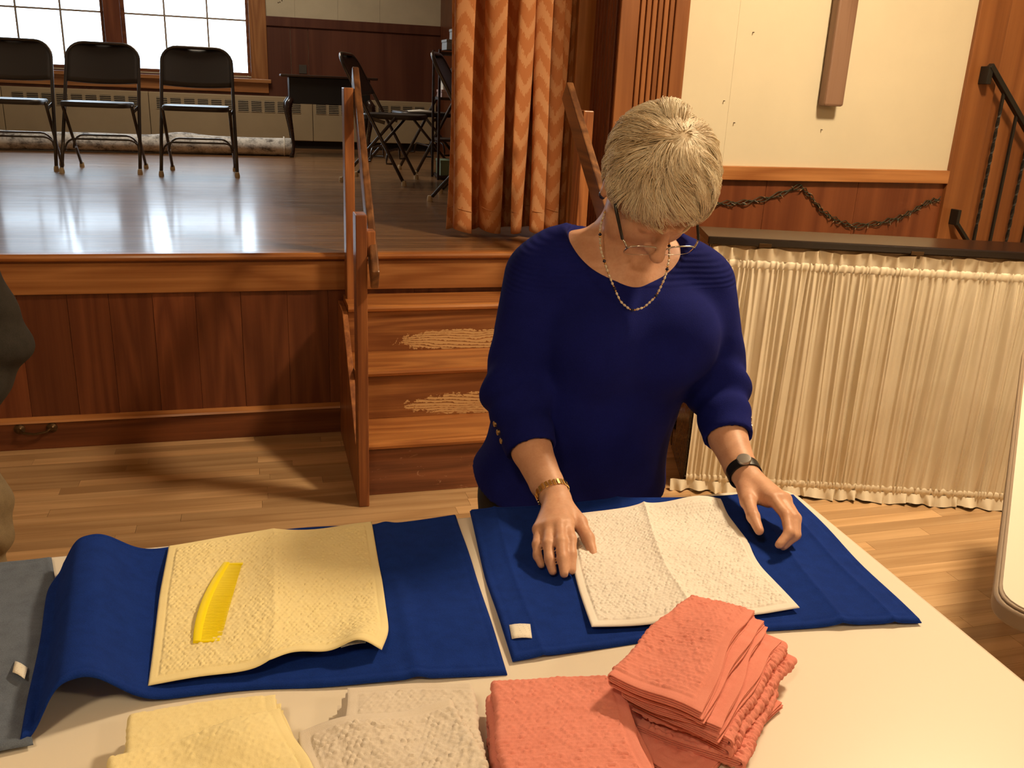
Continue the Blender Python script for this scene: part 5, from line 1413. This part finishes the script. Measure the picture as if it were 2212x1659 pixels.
cang = hrng.normal(0, .24, 600)[cid]; clift = hrng.uniform(.1, 1.25, 600)[cid]
NP = 10
leng = hrng.uniform(.050, .085, n_s); leng *= np.where(root[:, 2] < -.02, .62, 1.0)
pts = np.zeros((n_s, NP, 3)); P0 = root.copy()
dirv = None
for j in range(NP):
    nrm = (P0 - EC) / ER_ ** 2; nrm /= np.linalg.norm(nrm, axis=1, keepdims=True)
    away = P0 - wl; away -= nrm * (away * nrm).sum(1, keepdims=True)
    dist = np.linalg.norm(P0 - wl, axis=1, keepdims=True); away /= np.linalg.norm(away, axis=1, keepdims=True) + 1e-6
    sw = np.cross(nrm, away); d = away + sw * (0.30 * np.exp(-dist / .09))
    # sides are brushed back-down, fringe is swept to her left
    side = np.clip((np.abs(P0[:, 0:1]) - .045) / .04, 0, 1)
    d += np.array([0, .05, -.25])[None] * side + np.array([1.15, .0, 0.0])[None] * np.clip((P0[:, 1:2] + .005) / .07, 0, 1)
    d = d * np.cos(cang)[:, None] + np.cross(nrm, d) * np.sin(cang)[:, None]
    d -= nrm * (d * nrm).sum(1, keepdims=True); d /= np.linalg.norm(d, axis=1, keepdims=True) + 1e-6
    if dirv is not None: d = .55 * d + .45 * dirv; d /= np.linalg.norm(d, axis=1, keepdims=True)
    dirv = d
    t = j / (NP - 1)
    lift = (.002 + .0175 * clift * math.sin(PI * min(1, t * .75 + .05)) * (1 - 0.35 * t))[:, None] if hasattr(clift, '__len__') else 0
    lift = lift * np.clip(np.linalg.norm(root - wl, axis=1, keepdims=True) / .035, .12, 1)
    pts[:, j] = P0 + nrm * lift + hrng.normal(0, .0014, (n_s, 3)) * t
    P0 = on_ell(P0 + d * (leng / (NP - 1))[:, None])
wpts = HC + pts[..., 0:1] * lf + pts[..., 1:2] * fw + pts[..., 2:3] * up - ORG[wom.name]
hc = bpy.data.hair_curves.new('hair_strands'); hc.add_curves([NP] * n_s)
hc.position_data.foreach_set('vector', wpts.astype(np.float32).ravel())
ra = hc.attributes.get('radius') or hc.attributes.new('radius', 'FLOAT', 'POINT')
ra.data.foreach_set('value', np.tile(np.linspace(.00062, .00018, NP), n_s).astype(np.float32))
ta = hc.attributes.new('tone', 'FLOAT', 'CURVE')
ta.data.foreach_set('value', (0.45 * hrng.random(600)[cid] + 0.55 * hrng.random(n_s)).astype(np.float32))
hc.materials.append(M['hair'])
ho = link(bpy.data.objects.new('hair_strands', hc)); ho.parent = hair

# brows, glasses, jewellery
for sx in (-1, 1):
    brow = MB().tube([hw(sx * (.014 + .034 * t), .100 - .026 * t * t, .006 + .008 * math.sin(PI * t * .8)) for t in np.linspace(0, 1, 8)], [.001, .0024, .003, .003, .0027, .0022, .0016, .0008], 8)
    build('eyebrow', brow, M['hair_base'], wom, smooth=True)
M['wire'] = plain('silver_spectacle_wire', (0.55, 0.52, 0.46), 0.2, 1.0); M['temple'] = plain('dark_spectacle_arm', (0.02, 0.018, 0.018), 0.3)
def lens_mat():
    m = bpy.data.materials.new('spectacle_lens'); m.use_nodes = True; t = m.node_tree; t.nodes.clear()
    out = t.nodes.new('ShaderNodeOutputMaterial'); mix = t.nodes.new('ShaderNodeMixShader'); tr = t.nodes.new('ShaderNodeBsdfTransparent'); gl_ = t.nodes.new('ShaderNodeBsdfGlossy')
    tr.inputs[0].default_value = (0.93, 0.93, 0.95, 1); gl_.inputs['Roughness'].default_value = 0.03; mix.inputs[0].default_value = 0.06
    t.links.new(tr.outputs[0], mix.inputs[1]); t.links.new(gl_.outputs[0], mix.inputs[2]); t.links.new(mix.outputs[0], out.inputs[0]); return m
M['lens'] = lens_mat()
GY, GZ = .114, -.028
glz = MB(); arms = []
def lens_pt(sx, a, r=1.0):
    ca, sa = math.cos(a), math.sin(a); e = .62
    x = math.copysign(abs(ca) ** e, ca) * .0290 * r; z = math.copysign(abs(sa) ** e, sa) * .0165 * r
    return hw(sx * (.0385 + x), GY - .10 * (x + .0245) * .35 - .003, GZ + z - .010)
for sx in (-1, 1):
    ring = [lens_pt(sx, a) for a in np.linspace(0, 2 * PI, 33)[:-1]]
    top = [lens_pt(sx, a) for a in np.linspace(-.15, PI + .15, 20)]
    glz.tube(top, .0014, 8); glz.tube([lens_pt(sx, a) for a in np.linspace(PI + .15, 2 * PI - .15, 20)], .0005, 6)
    lm = MB().add([tuple(p) for p in ring], [tuple(range(32))]); o_ = None
    hinge = hw(sx * .0725, GY - .013, GZ + .002)
    glz.tube([lens_pt(sx, .25), hinge, hw(sx * .0765, GY - .020, GZ + .003)], .0018, 8)
    arms.append([hw(sx * .0765, GY - .018, GZ + .003), hw(sx * .081, .045, GZ + .010), hw(sx * .083, -.002, GZ + .020), hw(sx * .078, -.022, GZ + .010)])
    pass
    if sx == -1:
        gls = build('glasses', MB().tube([lens_pt(-1, PI - 0.2), hw(0, GY + .002, GZ - .002), lens_pt(1, PI - 0.2)], .0011, 8), M['wire'], wom, smooth=True, label='thin silver half-rim glasses')
        ORG[gls.name] = ORG[wom.name]
    o_ = build('lens', lm, M['lens'], gls, fixn=False)
build('rim', glz, M['wire'], gls, smooth=True); [build('temple_arm', MB().tube(a_[:4], [.0026, .0030, .0028, .0020], 8), M['temple'], gls, smooth=True) for a_ in arms]

# necklace beads hang in a loop from the neck
M['pearl'] = plain('pearl_bead', (0.75, 0.66, 0.52), 0.18, 0.2, 0.7); M['navybead'] = plain('navy_glass_bead', (0.012, 0.014, 0.05), 0.12, 0, 0.6)
nk = [(.598, 1.512, 1.250), (.582, 1.492, 1.222), (.575, 1.466, 1.190), (.583, 1.446, 1.155), (.592, 1.432, 1.128), (.604, 1.424, 1.102), (.624, 1.418, 1.087), (.646, 1.416, 1.093), (.668, 1.417, 1.113), (.684, 1.422, 1.145), (.697, 1.44, 1.175), (.715, 1.49, 1.215), (.705, 1.54, 1.24)]
q = np.linspace(0, len(nk) - 1, 240); nkA = np.array(nk); nkP = np.stack([np.interp(q, range(len(nk)), nkA[:, i]) for i in range(3)], -1)
for _ in range(12): nkP[1:-1] = .5 * nkP[1:-1] + .25 * (nkP[2:] + nkP[:-2])
dd = np.r_[0, np.cumsum(np.linalg.norm(np.diff(nkP, axis=0), axis=1))]
neck = build('necklace', MB().tube([tuple(p) for p in nkP[::3]], .0006, 6), M['gold'], wom, smooth=True, label='long necklace of pearl and navy beads')
ORG[neck.name] = ORG[wom.name]
s_ = .004; k = 0
def at(s_): return np.array([np.interp(s_, dd, nkP[:, i]) for i in range(3)])
beads = MB(); dark_b = MB(); gold_b = MB()
def bead(mb, s0, L, r):
    a, b = at(s0), at(s0 + L); n_ = 6
    mb.tube([tuple(a + (b - a) * i / n_) for i in range(n_ + 1)], [r * (.25 + .75 * math.sin(PI * (i + .35) / (n_ + .7))) for i in range(n_ + 1)], 8)
while s_ < dd[-1] - .012:
    c = k % 9
    if c == 8: bead(dark_b, s_, .0052, .0032); s_ += .0058
    elif c in (3, 7): bead(gold_b, s_, .0026, .0019); s_ += .003
    elif c == 0: bead(gold_b, s_, .0030, .0024); s_ += .0034
    else: bead(beads, s_, .0068, .0023); s_ += .0073
    k += 1
build('pearl_beads', beads, M['pearl'], neck, smooth=True, kind='stuff'); build('navy_beads', dark_b, M['navybead'], neck, smooth=True, kind='stuff'); build('gold_beads', gold_b, M['gold'], neck, smooth=True, kind='stuff')
build('earring', MB().sphere(hw(-.081, -.004, -.052), (.006, .008, .0085), 14, 10), M['navybead'], wom, smooth=True, label='dark blue drop earring')
def wristband(center, axis, r, nm, fn):
    c = Vector(center); a = Vector(axis).normalized(); e1 = a.cross(Vector((0, 0, 1))).normalized(); e2 = a.cross(e1)
    return c, a, e1, e2
c, a, e1, e2 = wristband((.4605, 1.312, .799), (np.array(WR) - np.array(CR)), .027, '', None)
bm_ = MB()
for i in range(26):
    t = 2 * PI * i / 26; n_ = e1 * math.cos(t) + e2 * math.sin(t); tn = -e1 * math.sin(t) + e2 * math.cos(t)
    bm_.obox(c + n_ * (.0285 + .0006 * (i % 2)) + a * (.0012 * math.sin(t * 3)), tn, a, n_, .0026, .0058, .0011)
build('bracelet', bm_, M['gold'], wom, bevel=.0005, label='gold link bracelet')
c, a, e1, e2 = wristband((.8195, 1.305, .811), (np.array(WL) - np.array(CL_)), .028, '', None)
bm_ = MB(); A_ = []
for i in range(40):
    t = 2 * PI * i / 40; n_ = e1 * math.cos(t) + e2 * math.sin(t)
    A_.append([tuple(c + n_ * (.0275 + rr) + a * ww) for rr, ww in ((0, -.010), (.003, -.010), (.0034, 0), (.003, .010), (0, .010))])
A_.append(A_[0])
wb_ = build('wristwatch', MB().grid(np.array(A_)), M['black'], wom, smooth='auto', label='black banded wristwatch'); ORG[wb_.name] = ORG[wom.name]
n_ = (e2 * -1 if (e2.z < 0) else e2); n_ = (n_ + e1 * .25).normalized()
wc_ = c + n_ * .031
tn = n_.cross(a)
cs = MB(); k_ = 20
for lv_, (rr, hh) in enumerate(((.0125, 0), (.0130, .003), (.0120, .0055), (.0100, .0058))):
    for i in range(k_):
        t = 2 * PI * i / k_; cs.v.append(tuple(wc_ + a * (rr * math.cos(t)) + tn * (rr * math.sin(t)) + n_ * hh))
for lv_ in range(3):
    for i in range(k_): cs.f.append((lv_ * k_ + i, lv_ * k_ + (i + 1) % k_, (lv_ + 1) * k_ + (i + 1) % k_, (lv_ + 1) * k_ + i))
cs.f.append(tuple(range(3 * k_, 4 * k_))); cs.f.append(tuple(range(k_))[::-1])
build('watch_case', cs, M['steel'], wb_, smooth='auto')
# cuff buttons
M['btn'] = plain('bronze_button', (0.50, 0.38, 0.22), 0.25, 0.9)
for pts_ in ([(.398, 1.452, .876), (.400, 1.438, .865), (.404, 1.424, .854)], [(.884, 1.440, .877), (.879, 1.425, .866), (.875, 1.412, .856)]):
    for p_ in pts_:
        ctr = np.array(CR if p_[0] < .6 else CL_); E_ = np.array(ER if p_[0] < .6 else EL)
        ax_ = (ctr - E_) / np.linalg.norm(ctr - E_); q_ = np.array(p_); f_ = E_ + ax_ * ((q_ - E_) @ ax_); o_n = (q_ - f_) / np.linalg.norm(q_ - f_)
        tt_ = ((q_ - E_) @ ax_) / np.linalg.norm(ctr - E_); rr = .058 + (.045 - .058) * tt_ / 1.12
        pos_ = f_ + o_n * (rr + .0002)
        bt = MB(); o1 = Vector(ax_); o2 = Vector(o_n).cross(o1)
        for hh, r_ in ((-.002, .0055), (.002, .0055), (.003, .0045)):
            for i in range(14): t = 2 * PI * i / 14; bt.v.append(tuple(Vector(pos_) + (o1 * math.cos(t) + o2 * math.sin(t)) * r_ + Vector(o_n) * hh))
        for l_ in range(2):
            for i in range(14): bt.f.append((l_ * 14 + i, l_ * 14 + (i + 1) % 14, (l_ + 1) * 14 + (i + 1) % 14, (l_ + 1) * 14 + i))
        bt.f.append(tuple(range(28, 42))); bt.f.append(tuple(range(14))[::-1])
        build('cuff_button', bt, M['btn'], swe, smooth='auto')
        bpy.data.objects[-1] if False else None

# ---- the man cut by the left edge of the frame
man = thing('person', 'person in dark jacket and khaki cargo trousers cut by the left frame edge', 'person', (-.70, 1.78, 0))
mx, my = -.715, 1.78
J = SDF((-1.14, 1.50, .76), (-.30, 2.06, 1.62), 0.007)
J.trunk([(.775, mx, my, .188, .142), (.95, mx, my, .180, .138), (1.15, mx, my - .005, .165, .140), (1.30, mx, my, .155, .125), (1.38, mx, my + .005, .16, .085), (1.43, mx, my + .01, .08, .06)], 0,
        fold=lambda X, Y, Z: 0.004 * np.sin(30 * Z + 12 * X))
for sx, E_, H_ in ((1, (-.490, 1.80, .962), (-.560, 1.70, .80)), (-1, (-.965, 1.79, 1.06), (-.94, 1.72, .84))):
    J.cone((mx + sx * .120, my, 1.315), E_, .075, .064, .04); J.cone(E_, H_, .064, .050, .02)
    J.disp((lambda E_: lambda X, Y, Z: .007 * np.sin(75 * (Z - E_[2]) + 30 * X) * np.exp(-((X - E_[0]) ** 2 + (Y - E_[1]) ** 2 + (Z - E_[2]) ** 2) / .012))(E_), (-1.12, 1.52, .78), (-.32, 2.0, 1.3))
M['jacket'] = terry('dark_fleece', (0.040, 0.036, 0.032), (0.024, 0.022, 0.020), 500, 0.95, 0.3)
Bm = SDF((-1.08, 1.50, .70), (-.35, 2.02, 1.80), 0.006)
Bm.trunk([(.78, mx, my, .165, .115), (1.15, mx, my, .140, .11), (1.28, mx, my, .130, .09), (1.37, mx, my, .08, .05)], 0)
Bm.cone((mx, my + .01, 1.38), (mx, my - .005, 1.50), .058, .055, .03)
Bm.ell((mx, my - .005, 1.625), (.076, .096, .100), None, .02); Bm.ell((mx, my - .055, 1.575), (.056, .052, .070), None, .03); Bm.ell((mx, my - .085, 1.525), (.026, .022, .02), None, .02)
Bm.cone((mx, my - .100, 1.625), (mx, my - .122, 1.585), .010, .014, .012)
for sx in (-1, 1):
    Bm.ell((mx + sx * .078, my + .005, 1.605), (.010, .018, .030), None, .01); Bm.ell((mx + sx * .032, my - .108, 1.618), (.018, .016, .012), None, .012, 'sub'); Bm.ell((mx + sx * .032, my - .086, 1.617), (.014, .013, .012), None, .004)
Bm.ell((mx, my - .105, 1.555), (.024, .010, .005), None, .006)
for sx, E_, H_, K_ in ((1, (-.490, 1.80, .962), (-.560, 1.70, .80), (-.575, 1.675, .755)), (-1, (-.965, 1.79, 1.06), (-.94, 1.72, .84), (-.935, 1.70, .79))):
    Bm.cone((mx + sx * .115, my, 1.30), E_, .05, .042, .03); Bm.cone(E_, H_, .042, .030, .01); Bm.cone(H_, K_, .028, .034, .01)
    for i_ in range(4):
        o_ = np.array([.012 * (i_ - 1.5) * .6, .016 * (i_ - 1.5), 0]); k0 = np.array(K_) + o_
        Bm.chain([k0, k0 + np.array([.004 * sx, -.006, -.036]), k0 + np.array([-.002 * sx, .004, -.036 - (.030, .036, .033, .024)[i_]])], [.0105, .0095, .008], .006)
    Bm.chain([np.array(H_) + np.array([0, -.018, 0]), np.array(K_) + np.array([-.012 * sx, -.032, -.012]), np.array(K_) + np.array([-.014 * sx, -.030, -.042])], [.014, .012, .009], .008)
J.cone((mx, my + .008, 1.395), (mx, my + .004, 1.440), .088, .083, .02); J.cone((mx, my + .004, 1.41), (mx, my - .004, 1.50), .060, .064, .0, 'sub'); J.cut((mx, my, 1.462), (0, -.35, 1), (mx - .2, my - .2, 1.40), (mx + .2, my + .2, 1.60), 0, .006)
sdf_obj(Bm, 'body', M['skin'], man, 2)
jk = sdf_obj(J, 'jacket', M['jacket'], man, 2, 'dark fleece jacket')
M['khaki'] = terry('khaki_cotton', (0.235, 0.185, 0.115), (0.155, 0.120, 0.072), 420, 0.9, 0.3)
Tm = SDF((-1.04, 1.55, .02), (-.42, 2.02, .92), 0.007)
Tm.trunk([(.60, mx, my, .185, .125), (.74, mx, my, .190, .130), (.80, mx, my, .160, .118), (.90, mx, my, .150, .110)], 0)
for sx in (-1, 1):
    Tm.chain([(mx + sx * .095, my, .78), (mx + sx * .120, my - .005, .45), (mx + sx * .125, my + .015, .045)], [.108, .082, .068], .03)
    Tm.ell((mx + sx * .198, my, .62), (.022, .070, .090), None, .008)
Tm.disp(lambda X, Y, Z: .004 * np.clip((.80 - Z) / .1, 0, 1) * np.sin(70 * Z + 25 * X + 30 * Y), (-1.03, 1.56, .03), (-.44, 2.0, .90))
sdf_obj(Tm, 'trousers', M['khaki'], man, 1, 'khaki cargo trousers')
for sx in (-1, 1):
    Q_ = SDF((mx + sx * .126 - .08, 1.54, -.01), (mx + sx * .126 + .08, 1.90, .14), 0.005)
    Q_.cone((mx + sx * .126, 1.81, .045), (mx + sx * .130, 1.63, .030), .045, .040, 0); Q_.cone((mx + sx * .126, 1.795, .085), (mx + sx * .126, 1.79, .05), .042, .042, .02)
    Q_.cut((0, 1.6, 0.001), (0, 0, -1), (-1.2, 1.4, -.02), (0, 2.0, .02))
    sdf_obj(Q_, 'shoe', M['shoe'], man, 1)
Hm = SDF((mx - .12, my - .14, 1.50), (mx + .12, my + .14, 1.78), 0.005)
Hm.ell((mx, my + .006, 1.640), (.083, .104, .100), None, 0); Hm.cut((mx, my - .05, 1.65), (0, -.75, -.66), (mx - .2, my - .2, 1.4), (mx + .2, my + .2, 1.8), 0, .01)
Hm.cut((mx, my, 1.565), (0, -.3, -1), (mx - .2, my - .2, 1.4), (mx + .2, my + .2, 1.8), 0, .01)
sdf_obj(Hm, 'hair', plain('grey_hair', (0.22, 0.20, 0.18), 0.7), man, 1)
